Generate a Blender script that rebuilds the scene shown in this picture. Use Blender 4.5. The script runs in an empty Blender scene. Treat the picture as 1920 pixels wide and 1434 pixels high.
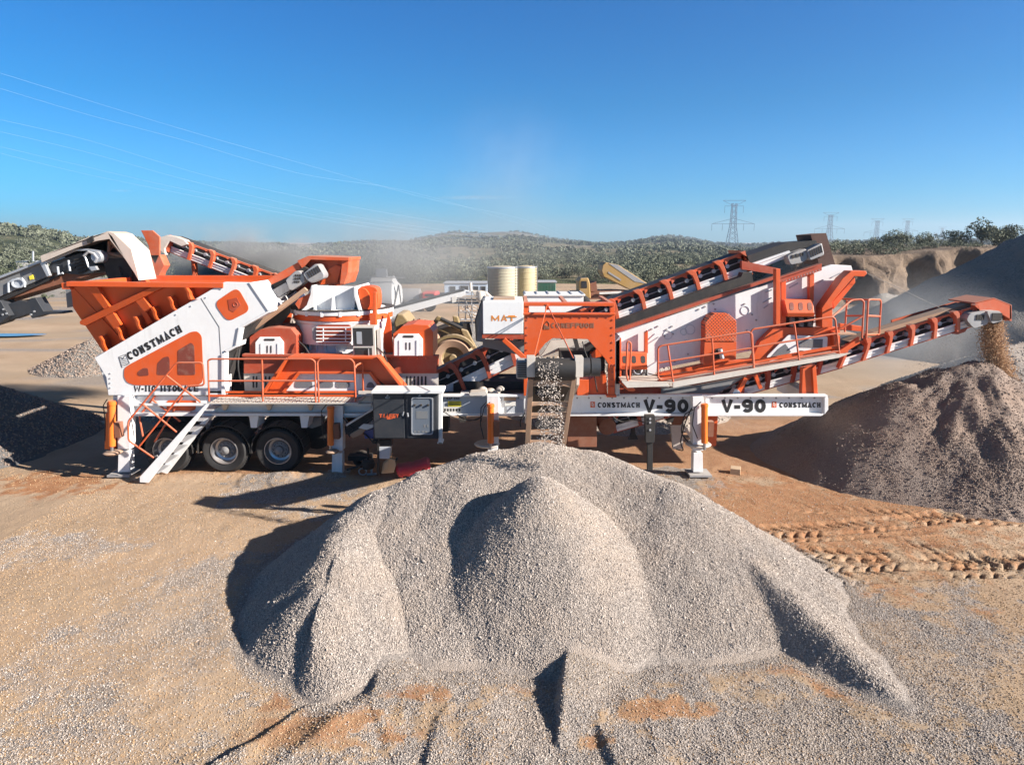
import bpy, bmesh, math, random
import numpy as np
from mathutils import Vector, Matrix
random.seed(7)
scene = bpy.context.scene
COL = scene.collection
# ---------------------------------------------------------------- camera
F, TH, H = 1290.0, math.radians(11.5), 5.4
CT, ST = math.cos(TH), math.sin(TH)
cam_d = bpy.data.cameras.new('camera'); cam = bpy.data.objects.new('camera', cam_d); COL.objects.link(cam)
cam.location = (0, 0, H); cam.rotation_euler = (math.pi/2-TH, 0, 0)
cam_d.sensor_width = 36; cam_d.lens = 36*F/1920; cam_d.clip_start = .1; cam_d.clip_end = 20000
scene.camera = cam
# ---------------------------------------------------------------- sky, sun, exposure
SUN_EL, SUN_AZ = math.radians(25.5), math.atan2(0.95, -0.31)     # azimuth clockwise from +Y
world = bpy.data.worlds.new('World'); scene.world = world; world.use_nodes = True
nt = world.node_tree; nt.nodes.clear()
sky = nt.nodes.new('ShaderNodeTexSky'); sky.sky_type = 'NISHITA'; sky.sun_disc = False
sky.sun_elevation = SUN_EL; sky.sun_rotation = SUN_AZ
sky.altitude = 300; sky.air_density = 1.15; sky.dust_density = 0.25; sky.ozone_density = 3.0
hs = nt.nodes.new('ShaderNodeMix'); hs.data_type = 'RGBA'; hs.blend_type = 'MULTIPLY'; hs.inputs[0].default_value = 1
tc = nt.nodes.new('ShaderNodeTexCoord'); sxyz = nt.nodes.new('ShaderNodeSeparateXYZ'); cr = nt.nodes.new('ShaderNodeValToRGB')
nt.links.new(tc.outputs['Generated'], sxyz.inputs[0]); nt.links.new(sxyz.outputs[2], cr.inputs[0])
SK = .57
for i, (p_, c_) in enumerate(((0, (.15, .57, 1.08)), (.04, (.12, .59, 1.15)), (.11, (.125, .565, 1.04)), (.18, (.085, .515, .91)), (.30, (.072, .475, .90)), (.6, (.23, .33, .42)), (1, (.31, .33, .34)))):
    e = cr.color_ramp.elements[i] if i < 2 else cr.color_ramp.elements.new(p_)
    e.position = p_; e.color = (c_[0]*SK, c_[1]*SK, c_[2]*SK, 1)
nt.links.new(cr.outputs[0], hs.inputs[7])
bg = nt.nodes.new('ShaderNodeBackground'); bg.inputs['Strength'].default_value = 0.10
out = nt.nodes.new('ShaderNodeOutputWorld')
nt.links.new(sky.outputs[0], hs.inputs[6]); nt.links.new(hs.outputs[2], bg.inputs[0]); nt.links.new(bg.outputs[0], out.inputs[0])
sd = bpy.data.lights.new('sun', 'SUN'); sd.energy = 5.0; sd.angle = math.radians(.5); sd.color = (1, .93, .84)
sun = bpy.data.objects.new('sun', sd); COL.objects.link(sun)
sdir = Vector((math.sin(SUN_AZ)*math.cos(SUN_EL), math.cos(SUN_AZ)*math.cos(SUN_EL), math.sin(SUN_EL)))
sun.rotation_euler = sdir.to_track_quat('Z', 'Y').to_euler(); sun.location = (20, -10, 20)
vs = scene.view_settings; vs.view_transform = 'Standard'; vs.look = 'None'; vs.gamma = 1; vs.exposure = 1.45
scene.cycles.max_bounces = 6; scene.cycles.volume_bounces = 0
# ---------------------------------------------------------------- pixel -> world helpers (photo 1920x1434)
def W(u, v, Y):
    a = (u-960)/F; b = (717-v)/F
    dy = CT+b*ST; dz = -ST+b*CT; t = Y/dy
    return Vector((a*t, Y, H+dz*t))
def G(u, v, z=0.0):
    a = (u-960)/F; b = (717-v)/F
    dy = CT+b*ST; dz = -ST+b*CT; t = (z-H)/dz
    return Vector((a*t, dy*t, z))
# ---------------------------------------------------------------- numpy noise
_rng = np.random.RandomState(3)
_tab = _rng.rand(256, 256)
def vnoise(x, y):
    xi = np.floor(x).astype(int); yi = np.floor(y).astype(int); fx = x-xi; fy = y-yi
    fx = fx*fx*(3-2*fx); fy = fy*fy*(3-2*fy)
    g = lambda i, j: _tab[(i) % 256, (j) % 256]
    return (g(xi, yi)*(1-fx)+g(xi+1, yi)*fx)*(1-fy)+(g(xi, yi+1)*(1-fx)+g(xi+1, yi+1)*fx)*fy
def fbm(x, y, s, o=4, seed=0):
    x = np.asarray(x, float)*s+seed*17.3; y = np.asarray(y, float)*s+seed*31.7; r = 0; a = .5
    for k in range(o): r = r+a*(vnoise(x, y)-.5)*2; x = x*2.03+5.1; y = y*2.01+9.7; a *= .5
    return r
# ---------------------------------------------------------------- materials
MATS = {}
def new_mat(name):
    m = bpy.data.materials.new(name); m.use_nodes = True; MATS[name] = m
    n = m.node_tree; return m, n, n.nodes['Principled BSDF']
def mixrgb(n, fac, a, b, mode='MIX'):
    x = n.nodes.new('ShaderNodeMix'); x.data_type = 'RGBA'; x.blend_type = mode
    for s, val in ((0, fac), (6, a), (7, b)):
        if hasattr(val, 'links') or hasattr(val, 'is_linked'): n.links.new(val, x.inputs[s])
        else: x.inputs[s].default_value = val if s == 0 else (*val, 1)[:4]
    return x.outputs[2]
def ramp(n, src, a, b, lo=0., hi=1.):
    r = n.nodes.new('ShaderNodeMapRange'); r.inputs[1].default_value = a; r.inputs[2].default_value = b
    r.inputs[3].default_value = lo; r.inputs[4].default_value = hi; n.links.new(src, r.inputs[0]); return r.outputs[0]
def noise(n, scale, detail=4, rough=.55, vec=None, stretch=None):
    t = n.nodes.new('ShaderNodeTexNoise'); t.inputs['Scale'].default_value = scale
    t.inputs['Detail'].default_value = detail; t.inputs['Roughness'].default_value = rough
    v = vec or coord(n)
    if stretch:
        mp = n.nodes.new('ShaderNodeMapping'); mp.inputs['Scale'].default_value = stretch; n.links.new(v, mp.inputs[0]); v = mp.outputs[0]
    n.links.new(v, t.inputs['Vector']); return t.outputs[0]
def coord(n):
    g = n.nodes.get('POS')
    if not g: g = n.nodes.new('ShaderNodeNewGeometry'); g.name = 'POS'
    return g.outputs['Position']
def mathn(n, op, a, b=None):
    x = n.nodes.new('ShaderNodeMath'); x.operation = op
    for s, val in ((0, a), (1, b)):
        if val is None: continue
        if hasattr(val, 'is_linked'): n.links.new(val, x.inputs[s])
        else: x.inputs[s].default_value = val
    return x.outputs[0]
def bump(n, p, src, strength, dist):
    b = n.nodes.new('ShaderNodeBump'); b.inputs['Strength'].default_value = strength; b.inputs['Distance'].default_value = dist
    n.links.new(src, b.inputs['Height'])
    if p.inputs['Normal'].is_linked: n.links.new(p.inputs['Normal'].links[0].from_socket, b.inputs['Normal'])
    n.links.new(b.outputs[0], p.inputs['Normal'])
DUST = (.34, .26, .195)
def paint(name, col, rough=.45, dust=.35, metal=0., dcol=DUST, grime=.12):
    m, n, p = new_mat(name)
    f1 = noise(n, 1.7, 6, .65); f2 = noise(n, 9, 6, .7)
    geo = n.nodes['POS']; sx = n.nodes.new('ShaderNodeSeparateXYZ'); n.links.new(geo.outputs['Normal'], sx.inputs[0])
    up = ramp(n, sx.outputs[2], .2, .95, 0, .55*min(1, dust*2.2))
    base = ramp(n, mathn(n, 'ADD', mathn(n, 'MULTIPLY', f1, .6), mathn(n, 'MULTIPLY', f2, .4)), .46, .72, dust*.10, dust)
    fac = mathn(n, 'MAXIMUM', base, up)
    c = mixrgb(n, fac, col, dcol)
    st = noise(n, 6, 5, .7, stretch=(1.6, 1.6, .22))
    c = mixrgb(n, ramp(n, st, .55, .75, 0, grime), c, tuple(x*.3 for x in DUST))
    n.links.new(c, p.inputs['Base Color'])
    n.links.new(ramp(n, fac, 0, .6, rough, .9), p.inputs['Roughness']); p.inputs['Metallic'].default_value = metal
    bump(n, p, noise(n, 3.5, 2), .12, .02)
    return m
ORANGE = paint('orange_paint', (.58, .080, .010), .42, .16)
ORANGE_D = paint('dusty_orange_paint', (.50, .075, .016), .55, .45)
RED_D = paint('dark_shaded_orange_paint', (.34, .042, .011), .55, .30)  # darker orange; on the transfer conveyor it carries shade in the colour
WHITE = paint('white_paint', (.70, .70, .70), .4, .16, grime=.16)
WHITE_D = paint('dusty_white_paint', (.56, .52, .47), .55, .5)
STEEL = paint('dusty_steel', (.30, .30, .31), .5, .7, .3, (.40, .36, .32), .4)
ZINC = paint('galvanised_steel', (.48, .50, .53), .38, .2, .55)
DGREY = paint('dark_grey_paint', (.022, .027, .035), .45, .08)
MGREY = paint('grey_paint', (.16, .17, .18), .5, .4)
CPANEL = paint('blue_grey_panel', (.12, .145, .18), .4, .1)
LGREY = paint('light_grey_panel', (.42, .45, .49), .4, .1)
BLACK = paint('black_rubber', (.012, .012, .013), .7, .10)
BELT = paint('black_belt', (.014, .014, .015), .6, .06)
TYRE = paint('tyre_rubber', (.014, .014, .015), .75, .13, dcol=(.16, .13, .10))
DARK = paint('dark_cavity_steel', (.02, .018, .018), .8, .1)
TAN = paint('dust_coated_steel', (.36, .22, .14), .8, .6)
CLAYSTEEL = paint('rusty_steel', (.20, .07, .035), .8, .35)
CHROME = paint('chrome', (.42, .42, .44), .34, .3, .9)
INK = paint('black_lettering', (.012, .012, .014), .5, .03)
REDINK = paint('orange_lettering', (.60, .10, .03), .5, .05)
OCHRE = paint('ochre_lettering', (.62, .22, .03), .5, .05)
YELLOW = paint('yellow_label', (.75, .62, .05), .5, .05)
PAPER = paint('pale_label', (.62, .60, .56), .6, .1)
GOLDY = paint('yellow_machine_paint', (.34, .20, .05), .5, .55)
CREAM = paint('cream_tank_paint', (.38, .355, .26), .6, .5, grime=.4)
TEAL = paint('green_container_paint', (.045, .17, .12), .5, .3)
OFFICE = paint('pale_blue_office_paint', (.42, .50, .60), .5, .2)
CRIMSON = paint('crimson_fabric', (.42, .015, .04), .5, .25)
REDP = paint('red_truck_paint', (.50, .03, .03), .4, .3)
BLUEP = paint('blue_paint', (.03, .06, .25), .4, .2)
SHADEWIN = paint('dark_glass', (.02, .024, .03), .12, .12)
BRIGHTO = paint('bright_orange_cylinder_paint', (.78, .16, .018), .35, .10)
WOOD = paint('bleached_wood', (.46, .33, .21), .8, .2)
PYL = paint('pylon_steel', (.10, .13, .19), .6, .0)
# perforated sheets: hole pattern
def perf(name, col, hole, scale, thr=.32):
    m, n, p = new_mat(name)
    v = n.nodes.new('ShaderNodeTexVoronoi'); v.inputs['Scale'].default_value = scale; v.inputs['Randomness'].default_value = .0
    mp = n.nodes.new('ShaderNodeMapping'); mp.inputs['Rotation'].default_value = (0, math.radians(45), 0); mp.inputs['Scale'].default_value = (1, 0, 1)
    n.links.new(coord(n), mp.inputs[0]); n.links.new(mp.outputs[0], v.inputs['Vector'])
    f = ramp(n, v.outputs['Distance'], thr-.04, thr+.04, 1, 0)
    c = mixrgb(n, f, col, hole); c = mixrgb(n, ramp(n, noise(n, 5, 5), .5, .7, 0, .3), c, DUST)
    n.links.new(c, p.inputs['Base Color']); p.inputs['Roughness'].default_value = .6
    bump(n, p, f, -.5, .01); return m
PERF = perf('perforated_orange_sheet', (.60, .085, .014), (.05, .012, .006), 18, .27)
MESH_R = perf('red_brown_mesh', (.24, .05, .03), (.03, .008, .006), 42)
MESH_G = perf('grey_mesh', (.17, .175, .19), (.04, .04, .05), 42)
# gravel / soil
def gravel_mat(name, cols, scale, bstr=1.0, attr=False, dist=.012):
    m, n, p = new_mat(name)
    v = n.nodes.new('ShaderNodeTexVoronoi'); v.inputs['Scale'].default_value = scale; n.links.new(coord(n), v.inputs['Vector'])
    v2 = n.nodes.new('ShaderNodeTexVoronoi'); v2.inputs['Scale'].default_value = scale*1.9; n.links.new(coord(n), v2.inputs['Vector'])
    sp = n.nodes.new('ShaderNodeSeparateColor'); n.links.new(v.outputs['Color'], sp.inputs[0])
    c = mixrgb(n, sp.outputs[0], cols[0], cols[1])
    c = mixrgb(n, ramp(n, noise(n, .9, 5), .42, .66), c, cols[2])
    n.links.new(c, p.inputs['Base Color']); p.inputs['Roughness'].default_value = .9
    p.inputs['Specular IOR Level'].default_value = .2
    hgt = mathn(n, 'ADD', mathn(n, 'MULTIPLY', v.outputs['Distance'], -1.0), mathn(n, 'MULTIPLY', v2.outputs['Distance'], -.5))
    bump(n, p, hgt, bstr, dist)
    return m
GRAVEL = gravel_mat('grey_gravel', ((.16, .14, .125), (.37, .32, .285), (.33, .27, .225)), 55)
GRAVEL_FAR = gravel_mat('far_gravel', ((.14, .13, .12), (.25, .23, .21), (.22, .19, .165)), 16, 1., dist=.04)
GRAVEL_SHADED = gravel_mat('shaded_gravel', ((.07, .068, .068), (.15, .14, .14), (.12, .11, .10)), 30)  # gravel darkened in colour to stand for the machine's shade
BROWN = gravel_mat('brown_fines', ((.19, .135, .105), (.27, .20, .16), (.215, .17, .145)), 40, .9, dist=.012)
BROWNSTEEL = paint('dark_brown_rubber', (.06, .022, .016), .7, .15)
OLIVE = paint('dusty_loader_paint', (.22, .155, .06), .6, .6)
HOODW = paint('dusty_hood_paint', (.52, .45, .39), .6, .5)
def stone_mat(name, a, b, c3):
    m, n, p = new_mat(name)
    at = n.nodes.new('ShaderNodeAttribute'); at.attribute_name = 'tone'
    c = mixrgb(n, at.outputs['Fac'], a, b); c = mixrgb(n, ramp(n, noise(n, 2.0, 4), .45, .7, 0, .6), c, c3)
    n.links.new(c, p.inputs['Base Color']); p.inputs['Roughness'].default_value = .85; p.inputs['Specular IOR Level'].default_value = .3
    return m
STONE = stone_mat('crushed_stone', (.25, .215, .19), (.50, .435, .385), (.42, .345, .285))
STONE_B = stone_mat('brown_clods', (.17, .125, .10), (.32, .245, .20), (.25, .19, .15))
STONE_Y = stone_mat('ochre_grit', (.26, .155, .075), (.50, .36, .23), (.40, .255, .14))
# ---------------------------------------------------------------- mesh builder
class MB:
    def __init__(s): s.v = []; s.f = []; s.sm = []; s.g = []
    def add(s, vs, fs, smooth=False):
        o = len(s.v); s.g.append((o, len(s.f))); s.v += [Vector(p) for p in vs]; s.f += [tuple(i+o for i in f) for f in fs]; s.sm += [smooth]*len(fs); return s
    def prism3(s, pts, d):
        n = len(pts); d = Vector(d); b = [p+d for p in pts]
        return s.add(list(pts)+b, [tuple(range(n)), tuple(range(2*n-1, n-1, -1))]+[(i, (i+1) % n, n+(i+1) % n, n+i) for i in range(n)])
    def pr(s, poly, Y, d=.02):
        fy = Y if callable(Y) else (lambda u, v: Y)
        return s.prism3([W(u, v, fy(u, v)) for u, v in poly], (0, d, 0))
    def ring(s, outer, holes, Y, d=.03):
        """polygon with one hole each joined by a bridge: outer & hole given as same-length loops"""
        n = len(outer); a = [W(u, v, Y) for u, v in outer]; b = [W(u, v, Y) for u, v in holes]; D = Vector((0, d, 0))
        vs = a+b+[p+D for p in a]+[p+D for p in b]; fs = []
        for i in range(n):
            j = (i+1) % n
            fs += [(i, j, n+j, n+i), (2*n+i, 2*n+j, 3*n+j, 3*n+i), (i, j, 2*n+j, 2*n+i), (n+i, n+j, 3*n+j, 3*n+i)]
        return s.add(vs, fs)
    def box(s, x0, x1, y0, y1, z0, z1):
        vs = [(x, y, z) for z in (z0, z1) for y in (y0, y1) for x in (x0, x1)]
        return s.add(vs, [(0, 1, 3, 2), (4, 6, 7, 5), (0, 4, 5, 1), (2, 3, 7, 6), (0, 2, 6, 4), (1, 5, 7, 3)])
    def pbox(s, u0, v0, u1, v1, Y, d):
        a = W(u0, v0, Y); b = W(u1, v1, Y); return s.box(min(a.x, b.x), max(a.x, b.x), Y, Y+d, min(a.z, b.z), max(a.z, b.z))
    def bar(s, p, q, w, h=None, up=(0, 0, 1)):
        p = Vector(p); q = Vector(q); h = h or w; d = (q-p).normalized(); up = Vector(up)
        if abs(d.dot(up)) > .98: up = Vector((0, 1, 0))
        a = d.cross(up).normalized()*w/2; b = a.cross(d).normalized()*h/2
        vs = [p-a-b, p+a-b, p+a+b, p-a+b, q-a-b, q+a-b, q+a+b, q-a+b]
        return s.add(vs, [(0, 1, 2, 3), (7, 6, 5, 4), (0, 4, 5, 1), (1, 5, 6, 2), (2, 6, 7, 3), (3, 7, 4, 0)])
    def tube(s, pts, r, n=8, closed=False, cap=True):
        pts = [Vector(p) for p in pts]; m = len(pts); rings = []; prev = None
        for i, p in enumerate(pts):
            if closed: d = pts[(i+1) % m]-pts[i-1]
            else: d = pts[min(i+1, m-1)]-pts[max(i-1, 0)]
            d.normalize()
            if prev is None: a = d.orthogonal().normalized()
            else: a = (prev-d*prev.dot(d)).normalized()
            prev = a; b = d.cross(a); rr = r[i] if isinstance(r, (list, tuple)) else r
            rings.append([p+(a*math.cos(2*math.pi*k/n)+b*math.sin(2*math.pi*k/n))*rr for k in range(n)])
        vs = [q for R in rings for q in R]; fs = []
        for i in range(m if closed else m-1):
            j = (i+1) % m
            for k in range(n): fs.append((i*n+k, i*n+(k+1) % n, j*n+(k+1) % n, j*n+k))
        s.add(vs, fs, True)
        if cap and not closed: s.add(rings[0], [tuple(range(n))]); s.add(rings[-1], [tuple(range(n))])
        return s
    def ptube(s, pl, Y, r, n=8, bend=0, closed=False):
        """tube through pixel points; each point (u,v) or (u,v,Y); bend rounds corners (pixels)"""
        pts = [(p[0], p[1], p[2] if len(p) > 2 else Y) for p in pl]
        if bend: pts = rounded(pts, bend, closed)
        return s.tube([W(*p) for p in pts], r, n, closed)
    def lathe(s, c, prof, n=32, axis='Z', a0=0., a1=2*math.pi):
        c = Vector(c); vs = []; full = abs(a1-a0-2*math.pi) < 1e-6; k = n if full else n+1
        for r, h in prof:
            for i in range(k):
                a = a0+(a1-a0)*i/n; x, y = r*math.cos(a), r*math.sin(a)
                vs.append(c+(Vector((x, y, h)) if axis == 'Z' else Vector((x, h, y)) if axis == 'Y' else Vector((h, x, y))))
        fs = [(j*k+i, j*k+(i+1) % k, (j+1)*k+(i+1) % k, (j+1)*k+i) for j in range(len(prof)-1) for i in range(n if full else n)]
        return s.add(vs, fs, True)
    def build(s, name, mat, parent=None, bevel=0, loc=None, label=None, angle=40, split=False):
        if split:                                   # every added piece becomes an object of its own
            ends = s.g[1:]+[(len(s.v), len(s.f))]; last = None
            for (v0, f0), (v1, f1) in zip(s.g, ends):
                m_ = MB(); m_.add(s.v[v0:v1], [tuple(i-v0 for i in f) for f in s.f[f0:f1]]); m_.sm = s.sm[f0:f1]; last = m_.build(name, mat, parent, bevel, loc, label, angle)
            return last
        if parent and parent.parent and parent.parent.parent: parent = parent.parent
        me = bpy.data.meshes.new(name); base = Vector(loc) if loc is not None else BASE.get(parent.name if parent else '', Vector((0, 0, 0)))
        me.from_pydata([tuple(p-base) for p in s.v], [], s.f)
        for p_, f_ in zip(me.polygons, s.sm): p_.use_smooth = f_
        bm = bmesh.new(); bm.from_mesh(me); bmesh.ops.recalc_face_normals(bm, faces=bm.faces)
        if any(s.sm):
            for e in bm.edges:
                if len(e.link_faces) == 2 and e.calc_face_angle(0) > math.radians(angle): e.smooth = False
        bm.to_mesh(me); bm.free(); me.materials.append(mat)
        o = bpy.data.objects.new(name, me); COL.objects.link(o)
        if parent: o.parent = parent; BASE[o.name] = base
        else: o.location = base; BASE[o.name] = base
        if bevel:
            b = o.modifiers.new('bevel', 'BEVEL'); b.width = bevel; b.segments = 2; b.limit_method = 'ANGLE'; b.harden_normals = False
        if label: o['label'] = label
        return o
BASE = {}
def thing(name, label, cat, loc=(0, 0, 0), group=None):
    o = bpy.data.objects.new(name, None); COL.objects.link(o); o.location = loc; o.empty_display_size = .3
    BASE[o.name] = Vector(loc); return tag(o, label, cat, group)
def tag(o, label=None, cat=None, group=None, kind=None):
    if label: o['label'] = label
    if cat: o['category'] = cat
    if group: o['group'] = group
    if kind: o['kind'] = kind
    return o
def copy_tree(o, parent=None):
    c = o.copy(); COL.objects.link(c)
    if parent: c.parent = parent
    for ch in list(o.children): copy_tree(ch, c)
    return c
def rounded(pts, r, closed=False, k=5):
    out = []; m = len(pts)
    for i, p in enumerate(pts):
        if not closed and (i == 0 or i == m-1): out.append(p); continue
        a = pts[i-1]; b = pts[(i+1) % m]; rr = r
        P = Vector(p) if len(p) == 3 else Vector((*p, 0)); A = Vector(a) if len(a) == 3 else Vector((*a, 0)); B = Vector(b) if len(b) == 3 else Vector((*b, 0))
        la, lb = (A-P).xy.length, (B-P).xy.length; rr = min(r, la*.48, lb*.48)
        s_ = P+(A-P)*(rr/max(la, 1e-6)) if la > 1e-6 else P; e_ = P+(B-P)*(rr/max(lb, 1e-6)) if lb > 1e-6 else P
        for j in range(k+1):
            t = j/k; q = s_*(1-t)**2+P*2*t*(1-t)+e_*t*t; out.append(tuple(q) if len(p) == 3 else (q.x, q.y))
    return out
# ---------------------------------------------------------------- lettering: strokes in pixel space
def arc(cx, cy, rx, ry, a0, a1, n=10): return [(cx+rx*math.cos(math.radians(a0+(a1-a0)*i/n)), cy+ry*math.sin(math.radians(a0+(a1-a0)*i/n))) for i in range(n+1)]
def glyph(ch, w, t, slab):
    h = t/2; S = []; sb = t*.55
    def st(p, tt=t): S.append((p, tt))
    def serif(x, y, l=.17): 
        if slab: st([(x-l, y), (x+l, y)], sb)
    y0, y1 = sb/2, 1-sb/2
    if ch in 'OD0': st(arc(w/2, .5, w/2-h, .5-h*.8, 90, 450, 20))
    if ch == 'C': st(arc(w/2, .5, w/2-h, .5-h*.8, 52, 308, 16)); 
    if ch == 'C' and slab: st([(w-h*.6, .98), (w-h*.6, .64)], sb*.8)
    if ch == 'S': st(arc(w/2, .74, w/2-h, .26-h*.8, 20, 270, 10)+arc(w/2, .28, w/2-h, .28-h*.8, 90, -160, 10))
    if ch == 'N': st([(h+.06, 0), (h+.06, 1)], t*.85); st([(w-h-.06, 0), (w-h-.06, 1)], t*.85); st([(h, .97), (w-h, .03)]); serif(h+.06, y0); serif(h, y1); serif(w-h-.06, y1)
    if ch == 'T': st([(w/2, 0), (w/2, 1)]); st([(0, 1-h*.8), (w, 1-h*.8)], t*.8); serif(w/2, y0, .22); 
    if ch == 'T' and slab: st([(sb/2, .72), (sb/2, 1)], sb); st([(w-sb/2, .72), (w-sb/2, 1)], sb)
    if ch == 'M': st([(h+.05, 0), (h+.05, 1)], t*.85); st([(w-h-.05, 0), (w-h-.05, 1)], t*.85); st([(h, .98), (w/2, .18), (w-h, .98)], t*.8); serif(h+.05, y0); serif(w-h-.05, y0)
    if ch == 'A': st([(h*.8+.04, 0), (w/2, .97), (w-h*.8-.04, 0)], t*.9); st([(w*.25, .3), (w*.75, .3)], t*.6); serif(h+.04, y0, .2); serif(w-h-.04, y0, .2)
    if ch == 'H': st([(h+.06, 0), (h+.06, 1)]); st([(w-h-.06, 0), (w-h-.06, 1)]); st([(h, .5), (w-h, .5)], t*.7)
    if ch == 'H' and slab: [serif(x, y) for x in (h+.06, w-h-.06) for y in (y0, y1)]
    if ch == 'V': st([(h*.7, 1), (w/2, .04), (w-h*.7, 1)])
    if ch == 'W': st([(h*.7, 1), (w*.28, .04), (w/2, .8), (w*.72, .04), (w-h*.7, 1)], t*.8)
    if ch == '-': st([(0, .42), (w, .42)])
    if ch == '9': st(arc(w/2, .68, w/2-h, .32-h*.8, 0, 360, 20)); st([(w-h, .66)]+arc(w/2, .34, w/2-h, .34-h*.8, 0, -150, 12))
    if ch in '1I': st([(w/2, 0), (w/2, 1)]); serif(w/2, y0, .18); serif(w/2, y1, .18)
    if ch == 'U': st([(h, 1), (h, .35)]+arc(w/2, .35, w/2-h, .35-h*.8, 180, 360, 10)+[(w-h, 1)])
    if ch == 'E': st([(h, 0), (h, 1)]); [st([(h, y), (w, y)], t*.75) for y in (h*.7, .5, 1-h*.7)]
    if ch == 'F': st([(h, 0), (h, 1)]); [st([(h, y), (w, y)], t*.75) for y in (.5, 1-h*.7)]
    if ch in 'PR': st([(h, 0), (h, 1)]); st([(h, 1-h*.8)]+arc(w*.5, .72, w*.5-h, .28-h*.8, 90, -90, 8)+[(h, .44+h*.8)])
    if ch == 'Y': st([(h, 1), (w/2, .45), (w-h, 1)]); st([(w/2, .5), (w/2, 0)])
    return S
GW = {'I': .5, '1': .5, '-': .45, 'M': 1.15, 'W': 1.25, ' ': .45}
def text(mb, s, p0, p1, hpx, Y, weight=.26, slab=False, gap=.14, off=.004, wid=.85):
    ws = [GW.get(c, wid) if wid >= .8 else GW.get(c, wid)*1 for c in s]; tot = sum(ws)+gap*(len(s)-1)
    P0 = Vector(p0); D = (Vector(p1)-P0); L = D.length; d = D/L; nrm = Vector((d.y, -d.x)); sx = L/tot; x = 0; k = 0
    for c, w in zip(s, ws):
        for pl, t in glyph(c, w, weight, slab):
            pix = [P0+d*((x+a)*sx)+nrm*(b*hpx) for a, b in pl]; tp = t*(sx+hpx)/2
            n = len(pix); L_, R_ = [], []
            for i in range(n):
                q = pix[i]; dd = (pix[min(i+1, n-1)]-pix[max(i-1, 0)])
                if (pix[0]-pix[-1]).length < .01 and i in (0, n-1): dd = pix[1]-pix[-2]
                if dd.length < 1e-6: continue
                dd.normalize()
                e = pix[min(i+1, n-1)]-pix[i] if i < n-1 else pix[i]-pix[i-1]; e.normalize()
                cs = max(.5, abs(dd.dot(e))); nn = Vector((dd.y, -dd.x))*tp/2/cs; L_.append(q+nn); R_.append(q-nn)
            yy = Y-off-.0004*(k % 6); k += 1
            vs = [W(q.x, q.y, yy) for q in L_+R_]; m = len(L_)
            mb.add(vs, [(i, i+1, m+i+1, m+i) for i in range(m-1)])
        x += w+gap
    return mb
# ================================================================= GROUND AND HEAPS
def smooth(a, b, x): t = np.clip((x-a)/(b-a), 0, 1); return t*t*(3-2*t)
def env(x, y, pts, sl, sr=None, rd=0.):
    """repose-slope surface under a crest polyline; sl/sr = slopes on the left/right of its direction"""
    sr = sl if sr is None else sr; segs = []; best = np.full(np.shape(x), 1e9); slope = np.zeros(np.shape(x))
    for a, b in zip(pts, pts[1:]) if len(pts) > 1 else [(pts[0], pts[0])]:
        dx, dy = b[0]-a[0], b[1]-a[1]; L = dx*dx+dy*dy+1e-9
        t = np.clip(((x-a[0])*dx+(y-a[1])*dy)/L, 0, 1); px, py = a[0]+t*dx, a[1]+t*dy
        d = np.hypot(x-px, y-py); lat = (dx*(y-a[1])-dy*(x-a[0]))/math.sqrt(L)
        k = d < best-1e-9; q = smooth(-.5, .5, lat/np.maximum(d, .02)) if len(pts) > 1 else .5
        slope = np.where(k, sr+(sl-sr)*q, slope); best = np.where(k, d, best)
        segs.append((a[2]+(b[2]-a[2])*t, np.sqrt(d*d+rd*rd)-rd))
    out = np.full(np.shape(x), -9.)
    for z, d in segs: out = np.maximum(out, z-slope*d)
    return out
def P3(u, v, z): g = G(u, v, z); return (g.x, g.y, z)
CREST = [P3(1010, 836, 1.85), P3(900, 850, 1.76), P3(800, 886, 1.50), P3(720, 922, 1.27), P3(668, 960, 1.10), P3(634, 1030, .92), P3(612, 1100, .68), P3(596, 1160, .42), P3(586, 1210, .2)]
CREST2 = [P3(1010, 836, 1.85), P3(1110, 848, 1.75), P3(1250, 903, 1.45), P3(1400, 990, .72), P3(1480, 1048, .36), P3(1545, 1095, .06)]
CREST3 = [P3(1130, 865, 1.60), P3(1260, 935, 1.22), P3(1372, 1020, .80), P3(1472, 1108, .50), P3(1565, 1192, .32), P3(1640, 1262, .17), P3(1700, 1320, .03)]
INNER = [P3(1015, 897, 1.84)]
BACK = [P3(1010, 845, 2.0)]
def rsm(a, b, k=.12):     # smooth maximum
    h = np.clip(.5+.5*(a-b)/k, 0, 1); return b+(a-b)*h+k*h*(1-h)
def pile_h(x, y):
    wob = .05*fbm(x, y, .8, 3, 2)
    h = rsm(env(x, y, CREST, .50, .80, .30), env(x, y, CREST2, .7, .56, .3), .2)
    h = rsm(h, env(x, y, CREST3, .56, .85, .10)-.01, .07)
    h = rsm(h, env(x, y, INNER, .86, None, .26)+.10*fbm(x, y, .9, 2, 4)*smooth(0, .6, np.hypot(x-INNER[0][0], y-INNER[0][1])), .05)
    h = np.minimum(h, env(x, y, CREST+[], .9, .9)*0+9)
    return h+wob+.03*fbm(x, y, 2.4, 4, 6)+.014*fbm(x, y, 7, 3, 5)
RID = [([P3(1066, 1156, .34), P3(1062, 1225, .27), P3(1054, 1300, .20), P3(1046, 1390, .08)], .30, 2.2),
       ([P3(722, 1208, .13), P3(708, 1260, .13), P3(692, 1320, .05)], .05, 1.3),
       ([P3(560, 1330, .04), P3(480, 1390, .06), P3(400, 1434, .05)], .04, .9),
       ([P3(820, 1350, .10), P3(800, 1434, .10)], .05, .9), ([P3(1120, 1350, .08), P3(1160, 1434, .08)], .05, .9),
       ([P3(700, 1300, .10), P3(600, 1370, .13), P3(520, 1434, .12)], .10, .30)]
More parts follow.
